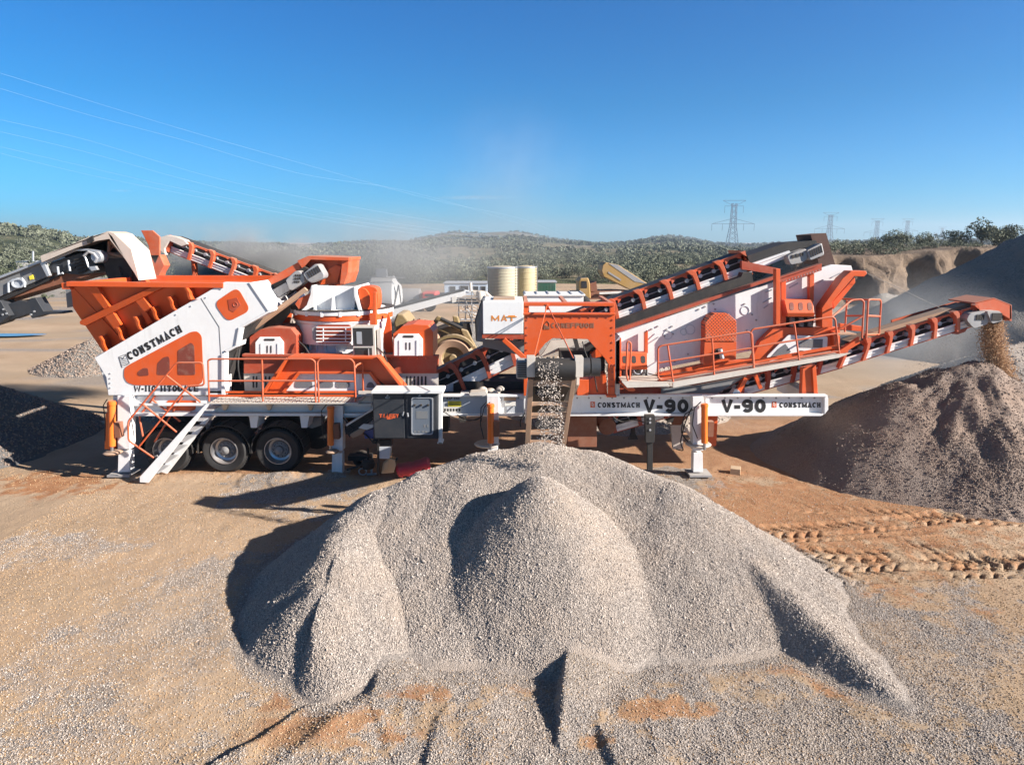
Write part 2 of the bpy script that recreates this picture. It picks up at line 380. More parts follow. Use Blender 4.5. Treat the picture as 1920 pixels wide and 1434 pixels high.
def lugs(x, y, a, b, w, per, dep, ph=0.):
    dx, dy = b[0]-a[0], b[1]-a[1]; L = math.hypot(dx, dy); dx /= L; dy /= L
    s = (x-a[0])*dx+(y-a[1])*dy; d = -(x-a[0])*dy+(y-a[1])*dx+.12*np.sin(s*.7+ph)
    m = smooth(-.4, .6, s)*(1-smooth(L-1., L, s))*(1-smooth(w*.40, w*.60, np.abs(d)))
    q = np.sin((s+np.abs(d)*.9)*2*math.pi/per+1.2*fbm(x, y, .7, 2, 9)); brk = smooth(-.3, .15, fbm(x, y, 1.1, 3, 11))
    rim = np.exp(-((np.abs(d)-w*.62)/.07)**2)*.018*smooth(-.4, .6, s)
    return -m*(.02+dep*smooth(.35, .85, q)*brk*smooth(.02, .08, np.abs(d)))+rim
TRK = [(G(1560, 1090), G(2000, 1062), .5), (G(1700, 1045), G(2040, 1052), .5), (G(1420, 1012), G(1750, 985), .4), (G(1400, 998), G(1960, 950), .55), (G(1500, 948), G(1960, 985), .5), (G(1480, 1065), G(1990, 1040), .55), (G(1640, 1015), G(2000, 1078), .6), (G(1380, 1030), G(1800, 1040), .4)]
def ground_h(x, y):
    near = 1-smooth(18, 40, y)
    h = .05*fbm(x, y, .22, 3, 1)+near*(.022*fbm(x, y, 1.4, 4, 2)+.010*fbm(x, y, 5, 3, 3))
    berm = np.exp(-((y-15.35-.12*fbm(x, y, .8, 2, 6))/.16)**2)*smooth(-10, -8.6, x)*(1-smooth(-4.2, -3.4, x))
    h = h+berm*(.09+.09*fbm(x, y, 2.2, 4, 8))
    for pts, sl, sr in RID: h = rsm(env(x, y, pts, sl, sr)+.045*fbm(x, y, 2.3, 4, 12), h, .05)
    for a, b, w in TRK: h = h+lugs(x, y, a, b, w, .24, .055, a[1])
    # rutted ground bottom left of the heap
    h = h+.05*np.clip(fbm(x*.6+y*.8, y*.5-x*.6, 1.5, 4, 14), 0, 1)*smooth(-4.5, -3.5, x)*(1-smooth(5, 6, x))*(1-smooth(7.8, 9, y))
    return h
def axis(parts):
    out = [parts[0][0]]
    for a, b, st in parts:
        n = max(1, int(round((b-a)/st))); out += list(a+(b-a)*(np.arange(1, n+1)/n))
    return np.array(out)
def grid_mesh(name, X, Y, Z, mat, keep=None, attrs=None, parent=None, smooth_=True):
    ny, nx = Z.shape; co = np.stack([X, Y, Z], -1).reshape(-1, 3)
    i = np.arange(nx*ny).reshape(ny, nx); q = np.stack([i[:-1, :-1], i[:-1, 1:], i[1:, 1:], i[1:, :-1]], -1).reshape(-1, 4)
    if keep is not None:
        k = keep.reshape(-1)[q].any(1); q = q[k]
        used = np.zeros(len(co), bool); used[q.reshape(-1)] = True; rm = np.cumsum(used)-1; co = co[used]; q = rm[q]
        if attrs: attrs = {k_: v_.reshape(-1)[used] for k_, v_ in attrs.items()}
    return np_mesh(name, co, q, mat, attrs, parent, smooth_)
def np_mesh(name, co, q, mat, attrs=None, parent=None, smooth_=True, fattr=None):
    me = bpy.data.meshes.new(name); me.vertices.add(len(co)); me.vertices.foreach_set('co', co.astype('f').reshape(-1))
    k = q.shape[1]; me.loops.add(q.size); me.loops.foreach_set('vertex_index', q.astype('i').reshape(-1))
    me.polygons.add(len(q)); me.polygons.foreach_set('loop_start', np.arange(len(q), dtype='i')*k); me.polygons.foreach_set('loop_total', np.full(len(q), k, 'i'))
    me.polygons.foreach_set('use_smooth', np.full(len(q), smooth_)); me.update(calc_edges=True)
    for dom, dd in (('POINT', attrs or {}), ('FACE', fattr or {})):
        for a, val in dd.items():
            at = me.attributes.new(a, 'FLOAT', dom); at.data.foreach_set('value', np.asarray(val, 'f').reshape(-1))
    me.materials.append(mat); o = bpy.data.objects.new(name, me); COL.objects.link(o)
    if parent: o.parent = parent
    return o
def blob(x, y, u, v, ru, rv, soft=.5, seed=0):
    """1 inside the patch of ground seen round pixel (u,v)"""
    c = G(u, v); rx = abs(G(u+ru, v).x-c.x); ry = abs(G(u, v-rv).y-G(u, v+rv).y)/2
    d = np.hypot((x-c.x)/rx, (y-c.y)/ry)+.8*fbm(x, y, 1.7, 4, seed+20)+.8*fbm(x, y, 5.7, 4, seed+26)
    return 1-smooth(1-soft, 1+soft*.4, d)
def masks(x, y):
    n = fbm(x, y, .35, 5, 30); n2 = fbm(x, y, 1.6, 4, 31)
    gr = np.zeros(np.shape(x))
    for a in ((1000, 1180, 520, 190), (1000, 1434, 560, 110), (1650, 1180, 330, 110), (1500, 1380, 560, 110), (560, 925, 180, 38), (300, 1180, 260, 120, .9), (120, 1290, 300, 130, .9), (100, 1030, 150, 32), (430, 1080, 180, 60), (1270, 905, 90, 30), (60, 1400, 300, 60)):
        gr = np.maximum(gr, blob(x, y, a[0], a[1], a[2], a[3], a[4] if len(a) > 4 else .6, a[0] % 7)*(.62 if a[0] < 600 and a[1] > 950 else .9 if a[0] < 1200 else .78))
    gr = np.clip(gr*(.75+.5*smooth(-.3, .3, n2)), 0, 1)
    cl = np.zeros(np.shape(x))
    for a in ((650, 1258, 85, 38), (600, 1375, 130, 46), (990, 1255, 70, 44), (1470, 1215, 200, 70), (1590, 1280, 100, 40), (1250, 1330, 90, 26), (860, 1235, 60, 20), (540, 1300, 50, 34), (1130, 1400, 60, 20), (780, 1310, 90, 16)): cl = np.maximum(cl, blob(x, y, *a, .4, a[0] % 5))
    red = np.maximum(blob(x, y, 110, 905, 110, 26), blob(x, y, 1500, 950, 420, 95, .5, 3)*.9)
    red = np.maximum(red, blob(x, y, 1400, 870, 160, 40, .5, 3)*.5); red = np.maximum(red, cl*.8)
    red = np.maximum(red, .75*smooth(-9.5, -8, x)*smooth(15.0, 15.7, y)*(1-smooth(20.5, 22, y))*(1-smooth(9, 11, x)))
    gr = gr*(1-cl*.88)
    gr = np.maximum(gr, smooth(17, 24, y)*.75*smooth(.06, .32, fbm(x*.22, y*.75, 1., 5, 33)))
    near_ = (y < 16) & (np.abs(x) < 8)
    toe = np.where(near_, smooth(-.30, -.02, pile_h(x, y)), 0); gr = np.maximum(gr, toe*.95)
    return gr, red
m, n, p = new_mat('earth')
ga = n.nodes.new('ShaderNodeAttribute'); ga.attribute_name = 'gravel'; ra = n.nodes.new('ShaderNodeAttribute'); ra.attribute_name = 'clay'
f0 = noise(n, .35, 6, .6); f1 = noise(n, 3.2, 6, .65); f2 = noise(n, 22, 4, .7); far = noise(n, .05, 4, .6, stretch=(1, 4, 1))
sand = mixrgb(n, ramp(n, f0, .35, .65), (.31, .215, .14), (.43, .315, .22)); sand = mixrgb(n, ramp(n, f1, .4, .7, 0, .6), sand, (.36, .255, .165))
sand = mixrgb(n, ramp(n, far, .45, .6, 0, .55), sand, (.28, .215, .15))
clay = mixrgb(n, ramp(n, f1, .35, .65), (.27, .12, .055), (.35, .19, .10))
v = n.nodes.new('ShaderNodeTexVoronoi'); v.inputs['Scale'].default_value = 46; n.links.new(coord(n), v.inputs['Vector'])
spc = n.nodes.new('ShaderNodeSeparateColor'); n.links.new(v.outputs['Color'], spc.inputs[0])
grc = mixrgb(n, spc.outputs[0], (.17, .145, .13), (.36, .315, .28)); grc = mixrgb(n, ramp(n, f0, .45, .65, 0, .5), grc, (.32, .25, .185))
c = mixrgb(n, ra.outputs['Fac'], sand, clay)
gf = mathn(n, 'ADD', ga.outputs['Fac'], mathn(n, 'MULTIPLY', ramp(n, f2, .35, .65, -.5, .5), mathn(n, 'MULTIPLY', mathn(n, 'SUBTRACT', 1.0, ga.outputs['Fac']), .8)))
gfr = ramp(n, gf, .25, .75)
c = mixrgb(n, gfr, c, grc); c = mixrgb(n, ramp(n, noise(n, 60, 3, .7), .58, .72, 0, .5), c, (.20, .13, .085))
n.links.new(c, p.inputs['Base Color']); p.inputs['Roughness'].default_value = .95; p.inputs['Specular IOR Level'].default_value = .15
bump(n, p, f2, .5, .05); bump(n, p, mathn(n, 'MULTIPLY', mathn(n, 'MULTIPLY', v.outputs['Distance'], -1.), gfr), 1., .016); bump(n, p, noise(n, 70, 3, .7), .6, .012)
EARTH = m
ax = axis([(-6000, -600, 600), (-600, -60, 30), (-60, -13, 1.5), (-13, 13.5, .036), (13.5, 60, 1.5), (60, 600, 30), (600, 6000, 600)])
ay = axis([(-60, 0, 6), (0, 5.6, .4), (5.6, 16.2, .036), (16.2, 24, .15), (24, 110, 1.2), (110, 700, 30), (700, 9000, 700)])
XX, YY = np.meshgrid(ax, ay)
ZZ = ground_h(XX, YY); ZZ = np.where((YY > 95) | (np.abs(XX) > 90), -.3, ZZ)
gr_, cl_ = masks(XX, YY)
grid_mesh('ground', XX, YY, ZZ, EARTH, attrs={'gravel': gr_, 'clay': cl_}); tag(bpy.data.objects['ground'], 'tan and reddish earth of the quarry yard, partly strewn with gravel', 'ground', kind='structure')
def gz(x, y): return float(ground_h(np.array([float(x)]), np.array([float(y)]))[0])
# ---- stones as one mesh: squashed octahedra
OCT = np.array([(1, 0, 0), (-1, 0, 0), (0, 1, 0), (0, -1, 0), (0, 0, 1), (0, 0, -1)], float)
OCF = np.array([(0, 2, 4), (2, 1, 4), (1, 3, 4), (3, 0, 4), (2, 0, 5), (1, 2, 5), (3, 1, 5), (0, 3, 5)])
def stones(name, P, size, mat, parent=None, seed=1, sink=.25, tone=None):
    r = np.random.RandomState(seed); n_ = len(P); s = size*(.6+.8*r.rand(n_))
    V = OCT[None]*(.6+.7*r.rand(n_, 6, 1)); sc_ = np.stack([.8+.5*r.rand(n_), .7+.5*r.rand(n_), .55+.4*r.rand(n_)], -1); V = V*sc_[:, None]*s[:, None, None]
    q = r.randn(n_, 4); q /= np.linalg.norm(q, axis=1, keepdims=True); w, x, y, z = q.T
    R = np.stack([1-2*(y*y+z*z), 2*(x*y-z*w), 2*(x*z+y*w), 2*(x*y+z*w), 1-2*(x*x+z*z), 2*(y*z-x*w), 2*(x*z-y*w), 2*(y*z+x*w), 1-2*(x*x+y*y)], -1).reshape(-1, 3, 3)
    V = np.einsum('nij,nkj->nki', R, V)+P[:, None]; V[:, :, 2] += (s*(.5-sink))[:, None]
    Fc = (OCF[None]+6*np.arange(n_)[:, None, None]).reshape(-1, 3)
    t = np.repeat(tone if tone is not None else r.rand(n_)**1.0, 8)
    o = np_mesh(name, V.reshape(-1, 3), Fc, mat, parent=parent, smooth_=False, fattr={'tone': t})
    o['kind'] = 'stuff'; return o
def in_view(x, y, m_=40):
    d = y*CT+(H)*ST; u = 960+F*x/d; return (u > -m_) & (u < 1920+m_)
# ---- main gravel heap
hx, hy_ = np.meshgrid(np.arange(-7, 7.6, .035), np.arange(6.2, 15.2, .035))
hg = ground_h(hx, hy_); hz = rsm(pile_h(hx, hy_), hg-.02, .10)
gp = grid_mesh('gravel_heap', hx, hy_, hz, GRAVEL, keep=hz > hg+.001)
tag(gp, 'large pale grey gravel heap with a smaller cone inside its rim, under the falling gravel', 'gravel heap')
r = np.random.RandomState(5)
N = 560000
px = r.uniform(-6.5, 7, N); py = r.uniform(6.3, 12.6, N); ph = pile_h(px, py); pg = ground_h(px, py)
k = (ph > pg-.01) & in_view(px, py); px, py, ph = px[k], py[k], np.maximum(ph[k], pg[k])
stones('pebbles', np.stack([px, py, ph], -1), .0098, STONE, gp, 2)
k = r.rand(len(px)) < .025; stones('pebbles', np.stack([px[k], py[k], ph[k]], -1), .017, STONE, gp, 3)
# ---- loose gravel on the ground
N = 330000
px = r.uniform(-9.5, 10, N); py = 5.9+(14.6-5.9)*r.rand(N)**1.35; ph = ground_h(px, py); pl = pile_h(px, py); g_, c_ = masks(px, py)
k = (pl < ph+.02) & in_view(px, py) & (r.rand(N) < np.clip(.04+g_**1.6*.8, 0, 1)); P = np.stack([px, py, ph], -1)[k]
lg_ = stones('loose_gravel', P, .0095, STONE, None, 4); tag(lg_, 'loose grey gravel strewn over the earth around the heap', 'gravel', kind='stuff')
k2 = (pl < ph+.02) & in_view(px, py) & ~k & (r.rand(N) < .40); P = np.stack([px, py, ph], -1)[k2]
tag(stones('ochre_grit', P, .0085, STONE_Y, None, 6), 'small ochre lumps of earth and grit on the bare ground', 'grit', kind='stuff')
# clods along the shaded edge in front of the machine
N = 3500
px = r.uniform(-13, 12, N); py = 15.3+.35*r.randn(N); P = np.stack([px, py, ground_h(px, py)], -1)
tag(stones('earth_clods', P, .013, STONE_Y, None, 7, tone=.5*r.rand(N)), 'reddish clods and small stones along the edge of the machine shade', 'clods', kind='stuff')
# ---- brown fines heap at right
BP = Vector((11.2, 16.4, 2.8))
def brown_h(x, y):
    d = np.hypot(x-BP.x, y-BP.y); a = np.arctan2(y-BP.y, x-BP.x); wx, wy = x-BP.x, y-BP.y
    h = rsm(BP.z+.08-.76*np.sqrt(d*d+.2), env(x, y, [(8.4, 16.6, 1.25), (9.7, 16.5, 2.15), (11.2, 16.4, 2.6)], .66, .74, .3), .15)
    gul = fbm(a*3.2, d*.35, 1., 4, 40)*.22*smooth(.2, 1.8, d)*(1-smooth(3.0, 4.2, d)*.7)
    h = h+gul*smooth(-2.6, -1.6, wx+.25*wy)+.07*fbm(x, y, 3.0, 5, 42)*(.5+smooth(-2.6, -1.2, wx))+.06*fbm(x, y, 1.2, 3, 43)
    h = np.maximum(h, 1.35-.62*np.hypot(x-14.2, y-14.6)+.05*fbm(x, y, 2, 3, 44)); return h
bx_, by_ = np.meshgrid(np.arange(6.2, 18, .05), np.arange(11.6, 21.6, .05)); bz = brown_h(bx_, by_)
bp = grid_mesh('brown_heap', bx_, by_, bz, BROWN, keep=bz > ground_h(bx_, by_)-.05)
tag(bp, 'steep brown heap of damp fine material under the falling brown stream', 'heap')
N = 110000
px = r.uniform(7, 16, N); py = r.uniform(12, 18, N); ph = brown_h(px, py); w_ = smooth(-3.4, -1.0, (px-BP.x)+.2*(py-BP.y))*smooth(-.25, .35, fbm(px, py, .8, 3, 46))
k = (ph > .02) & in_view(px, py) & (r.rand(N) < .15+.85*w_); stones('clods', np.stack([px, py, ph], -1)[k], .016, STONE_B, bp, 8)
# ---- other heaps
def heap(name, crest, slope, box, step, mat, label, cat='gravel heap', rough=.05, n_st=0, st_size=.04, st_mat=None, seed=0):
    x, y = np.meshgrid(np.arange(box[0], box[1], step), np.arange(box[2], box[3], step))
    f = lambda x, y: env(x, y, crest, slope)+rough*2*fbm(x, y, .5, 3, 50+seed)+rough*fbm(x, y, 2.2, 4, 51+seed)
    z = f(x, y); o = grid_mesh(name, x, y, z, mat, keep=z > -.05); tag(o, label, cat)
    if n_st:
        q = np.random.RandomState(60+seed); px = q.uniform(box[0], box[1], n_st); py = q.uniform(box[2], box[3], n_st); pz = f(px, py); k = pz > .02
        stones('stones', np.stack([px, py, pz], -1)[k], st_size, st_mat or STONE, o, 70+seed)
    return o
heap('gravel_heap', [(-16.5, 16.5, 1.9), (-15.2, 17.2, 1.7), (-15.0, 18.6, 1.75), (-17, 20, 1.7)], .56, (-20, -9, 12.5, 23), .06, GRAVEL_SHADED, 'low gravel heap in the machine shade at the left end, coloured darker for that shade', n_st=26000, st_size=.03, st_mat=STONE_B, seed=1)
heap('gravel_heap', [(32, 36, 8.9), (35, 37, 9.3)], .655, (14, 52, 18, 54), .25, GRAVEL_FAR, 'huge dark grey gravel mountain rising behind the brown heap', rough=.16, seed=2)
heap('gravel_heap', [(-8.2, 24.5, 3.2), (-6.8, 24.5, 3.5)], .64, (-15, 0, 18, 31), .08, GRAVEL, 'pebbly grey gravel heap seen between hopper and crusher drum', n_st=40000, st_size=.04, seed=3)
heap('gravel_heap', [(3.4, 23, 2.4)], .60, (-2, 9, 18, 28), .08, GRAVEL, 'grey gravel heap seen through the orange gantry arch', n_st=16000, st_size=.035, seed=4)
heap('gravel_heap', [(24.5, 46, 2.1), (29, 49, 1.7)], .60, (18, 38, 39, 56), .12, GRAVEL_FAR, 'pale scree heap lying in front of the quarry face', rough=.09, seed=5)
heap('gravel_heap', [(-18.5, 30, 1.25)], .5, (-24, -15, 26, 34), .1, GRAVEL_FAR, 'small stony heap on the yard just left of the orange hopper', n_st=9000, st_size=.045, st_mat=STONE_B, seed=6)
heap('gravel_heap', [(17.5, 24, 1.9), (24, 25, 2.5)], .52, (10, 32, 17, 32), .12, GRAVEL, 'pale gravel slope beyond the brown heap, right of the falling stream', rough=.06, n_st=20000, st_size=.04, seed=7)
heap('gravel_heap', [(-2.5, 36, 1.2), (2.5, 38, 1.0)], .5, (-9, 8, 31, 42), .12, GRAVEL_FAR, 'low tan gravel bank behind the yellow wheel loader', rough=.08, seed=8)
# puddle
c = G(-20, 631); pm = MB(); pts = [c+Vector((3.0*math.cos(a)*(1+.15*math.sin(3*a)), .8*math.sin(a)*(1+.2*math.cos(2*a)), .10)) for a in [2*math.pi*i/40 for i in range(40)]]
pm.add(pts, [tuple(range(40))]); wm, wn, wp = new_mat('puddle_water'); wp.inputs['Base Color'].default_value = (.10, .11, .10, 1); wp.inputs['Roughness'].default_value = .04
po = pm.build('puddle', wm); tag(po, kind='structure')
# ---- quarry face with plateau
def quarry():
    xs = np.arange(21, 110, .3); ys = axis([(52, 70, .22), (70, 140, 3)]); x, y = np.meshgrid(xs, ys)
    top = 4.35+.5*smooth(27, 46, x)+.4*fbm(x, y, .12, 3, 80); edge = 60.5+2.2*fbm(x, x*0, .10, 3, 81)+1.6*fbm(x, x*0, .35, 4, 83)-4*smooth(44, 60, x)
    t = smooth(0, 1, (y-edge)/2.6); ledge = .25*np.sin(t*9+fbm(x, y, .4, 3, 82)*4)
    z = top*np.clip(t+.32*fbm(x, y, .55, 5, 84)*np.sin(t*math.pi), 0, 1.1)+np.where(t > .98, .15*fbm(x, y, .6, 3, 85), 0)+ledge*np.sin(t*math.pi)*.6
    z = z*smooth(21, 25, x)*smooth(.36, .41, x/y+.02*fbm(x, y, .15, 3, 88))
    yy = y-2.6*fbm(x, z*1.2, .45, 5, 86)*np.sin(np.clip(t, 0, 1)*math.pi)
    m, n, p = new_mat('quarry_rock')
    c = mixrgb(n, ramp(n, noise(n, .5, 6, .65), .35, .65), (.21, .145, .10), (.35, .255, .18)); c = mixrgb(n, ramp(n, noise(n, 2.4, 5), .5, .7, 0, .5), c, (.15, .10, .075))
    n.links.new(c, p.inputs['Base Color']); p.inputs['Roughness'].default_value = .95; bump(n, p, noise(n, 1.6, 8, .75), 1., .9); bump(n, p, noise(n, 5.0, 6, .8), 1., .3)
    o = grid_mesh('quarry_face', x, yy, z, m, keep=z > .02); tag(o, kind='structure')
quarry()
def qtop(x): return 4.35+.5*float(smooth(27, 46, np.array(x)))
# ================================================================= HILLS
HT = [(-600, 400), (-100, 420), (0, 428), (60, 432), (120, 442), (170, 447), (270, 450), (400, 457), (520, 458), (560, 462), (640, 456), (700, 453), (760, 453), (800, 445), (850, 434), (900, 438), (970, 434), (1020, 444), (1080, 453), (1150, 456), (1200, 449), (1250, 441), (1300, 448), (1340, 456), (1400, 460), (1500, 456), (1600, 453), (1720, 456), (1800, 451), (1920, 453), (2500, 452)]
RT = [(-600, 330), (100, 380), (220, 700), (500, 1700), (1350, 1900), (1450, 1500), (2500, 1500)]
def hill_z(u, r):
    vt = np.interp(u, *zip(*HT)); R = np.interp(u, *zip(*RT)); s = np.log(np.maximum(r, 88)/88)/np.log(R/88)
    vgr = 717-F*np.tan(TH-np.arctan(5.4/np.maximum(r, 60))); vgR = 717-F*np.tan(TH-np.arctan(5.4/R)); e = np.clip(s, 0, 1)
    amp = np.sin(e*math.pi); v = vgr-(vgR-vt)*e**1.7-.4
    v = v-4*amp*np.abs(fbm(u*.006+3, np.log(r)*1.9, 1., 3, 90))-1.6*fbm(u*.02, r*.004, 1., 3, 91)*smooth(.6, .95, s)
    ang = np.arctan((717-v)/F)-TH; z = H+r*np.tan(ang)
    zt = H+R*np.tan(np.arctan((717-vt)/F)-TH)
    return np.where(s > 1, zt-(r-R)*.06-1, z)
def hpos(u, r): a = np.arctan((u-960)/F*CT); return r*np.sin(a)/np.maximum(np.cos(a), .2)*np.cos(a)/1.0, r*np.cos(a)
def field(u, r):
    f = fbm(u*.009, np.log(r)*4.5, 1., 4, 95)+.10*smooth(5.6, 6.6, np.log(r))
    f = np.where(u < 250, f-.05, f); f = f+.35*np.exp(-((u-1085)/70)**2-((np.log(r)-6.1)/.5)**2); return smooth(.03, .17, f)
us = np.arange(-560, 2480, 9.); rs = np.exp(np.linspace(math.log(84), math.log(2600), 130)); U, RR = np.meshgrid(us, rs)
hxx, hyy = hpos(U, RR); hzz = hill_z(U, RR); hzz = np.where(RR < 92, -.6, hzz); fl = field(U, RR)
m, n, p = new_mat('hill_scrub')
fa = n.nodes.new('ShaderNodeAttribute'); fa.attribute_name = 'field'
gcol = mixrgb(n, ramp(n, noise(n, .06, 6, .7), .38, .6), (.035, .045, .024), (.10, .105, .06)); fcol = mixrgb(n, ramp(n, noise(n, .02, 5), .4, .6), (.22, .175, .12), (.14, .125, .08))
rows = mixrgb(n, ramp(n, noise(n, .25, 4, .7), .50, .60), fcol, (.07, .08, .04)); 
n.links.new(mixrgb(n, fa.outputs['Fac'], gcol, rows), p.inputs['Base Color']); p.inputs['Roughness'].default_value = 1; p.inputs['Specular IOR Level'].default_value = .05
bump(n, p, noise(n, .2, 6, .7), 1., 3.)
tag(grid_mesh('hills', hxx, hyy, hzz, m, attrs={'field': fl}), kind='structure')
# ---- foliage
def leaf_mat(name, a, b, c_=None):
    m, n, p = new_mat(name); at = n.nodes.new('ShaderNodeAttribute'); at.attribute_name = 'tone'
    n.links.new(mixrgb(n, at.outputs['Fac'], a, b), p.inputs['Base Color']); p.inputs['Roughness'].default_value = .8; p.inputs['Specular IOR Level'].default_value = .2; return m
LEAF = leaf_mat('olive_foliage', (.055, .066, .040), (.20, .21, .15)); LEAF2 = leaf_mat('scrub_foliage', (.03, .042, .022), (.10, .115, .065))
BARK = paint('bark', (.10, .075, .055), .9, .1)
def crown_np(n_, seed, sq=.8, leaf=.16):
    r = np.random.RandomState(seed); nb = 9; cs = r.randn(nb, 3)*(.42, .42, .28); rb = .30+.28*r.rand(nb)
    i = r.randint(0, nb, n_); d = r.randn(n_, 3); d /= np.linalg.norm(d, axis=1, keepdims=True); P = cs[i]+d*(rb[i]*(.55+.5*r.rand(n_)))[:, None]; P[:, 2] *= sq
    a = r.randn(n_, 3); a /= np.linalg.norm(a, axis=1, keepdims=True); b = np.cross(a, r.randn(n_, 3)); b /= np.linalg.norm(b, axis=1, keepdims=True)
    s = leaf*(.5+r.rand(n_))[:, None]; co = np.stack([P-a*s, P+b*s*.6, P+a*s, P-b*s*.6], 1)
    return co, np.clip(.25*r.rand(n_)+.75*r.rand(nb)[i], 0, 1)
def merge_trees(name, protos, X, Y, Z, S, mat, seed):
    r = np.random.RandomState(seed); V = []; T = []; idx = r.randint(0, len(protos), len(X)); rot = r.rand(len(X))*6.283
    for k_, (co, t) in enumerate(protos):
        m_ = idx == k_; c, s = np.cos(rot[m_]), np.sin(rot[m_]); q = co.reshape(-1, 3)
        x = q[None, :, 0]*c[:, None]-q[None, :, 1]*s[:, None]; y = q[None, :, 0]*s[:, None]+q[None, :, 1]*c[:, None]; z = np.repeat(q[None, :, 2], m_.sum(), 0)
        hs = (.8+.4*r.rand(m_.sum()))[:, None]
        V.append(np.stack([x*S[m_][:, None]+X[m_][:, None], y*S[m_][:, None]+Y[m_][:, None], (z*hs+.55)*S[m_][:, None]+Z[m_][:, None]], -1).reshape(-1, 3))
        T.append(np.clip(t[None]+(r.rand(m_.sum())-.5)[:, None]*.4, 0, 1).reshape(-1))
    V = np.concatenate(V); Q = np.arange(len(V)).reshape(-1, 4); return np_mesh(name, V, Q, mat, smooth_=False, fattr={'tone': np.concatenate(T)})
big = [crown_np(420, s, leaf=.11) for s in range(4)]; mid = [crown_np(70, 20+s, leaf=.30) for s in range(4)]; small = [crown_np(22, 40+s, leaf=.5) for s in range(4)]
def scatter(n_, r0, r1, seed, dens):
    q = np.random.RandomState(seed); u = q.uniform(-100, 2020, n_); r_ = np.exp(q.uniform(math.log(r0), math.log(r1), n_)); 
    k = q.rand(n_) < dens(u, r_); return u[k], r_[k]
def place(u, r_, s0, s1, seed, protos, name, mat, label):
    q = np.random.RandomState(seed); x, y = hpos(u, r_); z = hill_z(u, r_); S = q.uniform(s0, s1, len(u))
    k = ~((u > 1500) & (r_ < 135)); o = merge_trees(name, protos, x[k], y[k], z[k]-.3, S[k], mat, seed+1); tag(o, label, 'wood', kind='stuff')
u, r_ = scatter(4200, 108, 300, 1, lambda u, r: np.clip(.9-.85*field(u, r), 0, 1)*np.where(u < 260, .4, 1)); place(u, r_, .9, 1.8, 3, big, 'olive_wood', LEAF, 'grey green olive wood on the flat land behind the yard')
u, r_ = scatter(8000, 300, 800, 5, lambda u, r: np.clip(.5-.49*field(u, r), 0, 1)); place(u, r_, 1.3, 2.4, 6, mid, 'hillside_wood', LEAF, 'scattered trees and scrub on the lower hillside')
u, r_ = scatter(14000, 700, 2000, 8, lambda u, r: np.clip(.42-.41*field(u, r), 0, 1)*(r < np.interp(u, *zip(*RT)))); place(u, r_, 2.2, 4.2, 9, small, 'far_wood', LEAF2, 'dark far off trees along the hill crests')
def tree(u, r_, s, z, seed, label, group, mat=LEAF, lean=0., hgt=.9, nleaf=1100):
    x, y = hpos(np.array(u), np.array(float(r_))); x, y = float(x), float(y); q = random.Random(seed)
    t = thing('tree', label, 'tree', (x, y, z), group)
    m_ = MB(); top = Vector((x+lean*s, y, z+hgt*s)); m_.tube([Vector((x, y, z-.3)), Vector((x+lean*s*.4, y, z+hgt*s*.5)), top], [s*.055, s*.04, s*.02], 7)
    for k_ in range(5):
        a = q.uniform(0, 6.28); b = Vector((x+lean*s*.5, y, z+hgt*s*q.uniform(.35, .7))); m_.tube([b, b+Vector((math.cos(a)*s*.4, math.sin(a)*s*.4, s*.45))], [s*.025, s*.008], 5)
    m_.build('trunk', BARK, t)
    co, tn = crown_np(nleaf*2, seed, .85, .05); co = co.reshape(-1, 3)*s+np.array([lean*s, 0, hgt*s])
    c_ = np_mesh('crown', co, np.arange(len(co)).reshape(-1, 4), mat, parent=t, smooth_=False, fattr={'tone': tn}); return t
q = random.Random(4)
ONES = 'first second third fourth fifth sixth seventh eighth ninth tenth eleventh twelfth thirteenth fourteenth fifteenth sixteenth seventeenth eighteenth nineteenth'.split()
ORD = ONES+['twentieth']+['twenty '+o for o in ONES[:9]]+['thirtieth']+['thirty '+o for o in ONES[:9]]+['fortieth']+['forty '+o for o in ONES[:9]]
for i in range(44):
    u = 640+i*16+q.uniform(-9, 9); rr_ = q.uniform(93, 108)
    if 905 < u < 1010 and rr_ < 96: rr_ += 6
    if u > 1340: continue
    tree(u, rr_, q.uniform(1.35, 1.95), 0, 100+i, 'grey green olive tree, %s from the left in the row behind the storage tanks' % ORD[i], 'olive trees edging the yard', nleaf=500, hgt=.7)
for i, u in enumerate((20, 60, 120, 330, 400, 470, 560)): tree(u, q.uniform(95, 110), q.uniform(1.2, 1.9), 0, 150+i, 'low shrubby tree, %s from the left beyond the machines at the left edge' % ORD[i], 'shrubby trees behind the left machines', LEAF2, nleaf=500)
for (u, rr_, s, lab, ln) in ((1690, 88, 1.45, 'broad dusty tree above the quarry face, just right of the rubber deflector', 0), (1655, 88, 1.2, 'low dusty bush at the left end of the quarry face rim', 0), (1740, 90, 1.3, 'dusty bush between the broad tree and the dark bushes on the quarry rim', 0),
        (1790, 84, 1.3, 'dark dense bush on the quarry rim, left of the tallest tree', 0), (1838, 84, 1.8, 'tallest tree on the quarry rim', .1), (1858, 86, 1.5, 'thin leaning tree on the quarry rim beside the tallest tree', .5), (1878, 86, 1.5, 'small round tree right beside the dark gravel mountain', .3)):
    x = float(hpos(np.array(u), np.array(float(rr_)))[0]); tree(u, rr_, s, 4.4, u, lab, 'trees on the quarry rim', LEAF, ln, 1.0, 1300)
for i in range(46):
    u = 1545+i*6.6+q.uniform(-5, 5); rr_ = q.uniform(74, 92); x, y = [float(k) for k in hpos(np.array(u), np.array(rr_))]
    tree(u, rr_, q.uniform(.7, 1.15), qtop(x)-.4, 300+i, 'low dusty bush, %s from the left along the quarry rim' % ORD[i], 'bushes along the quarry rim', LEAF, 0, .55, 420)
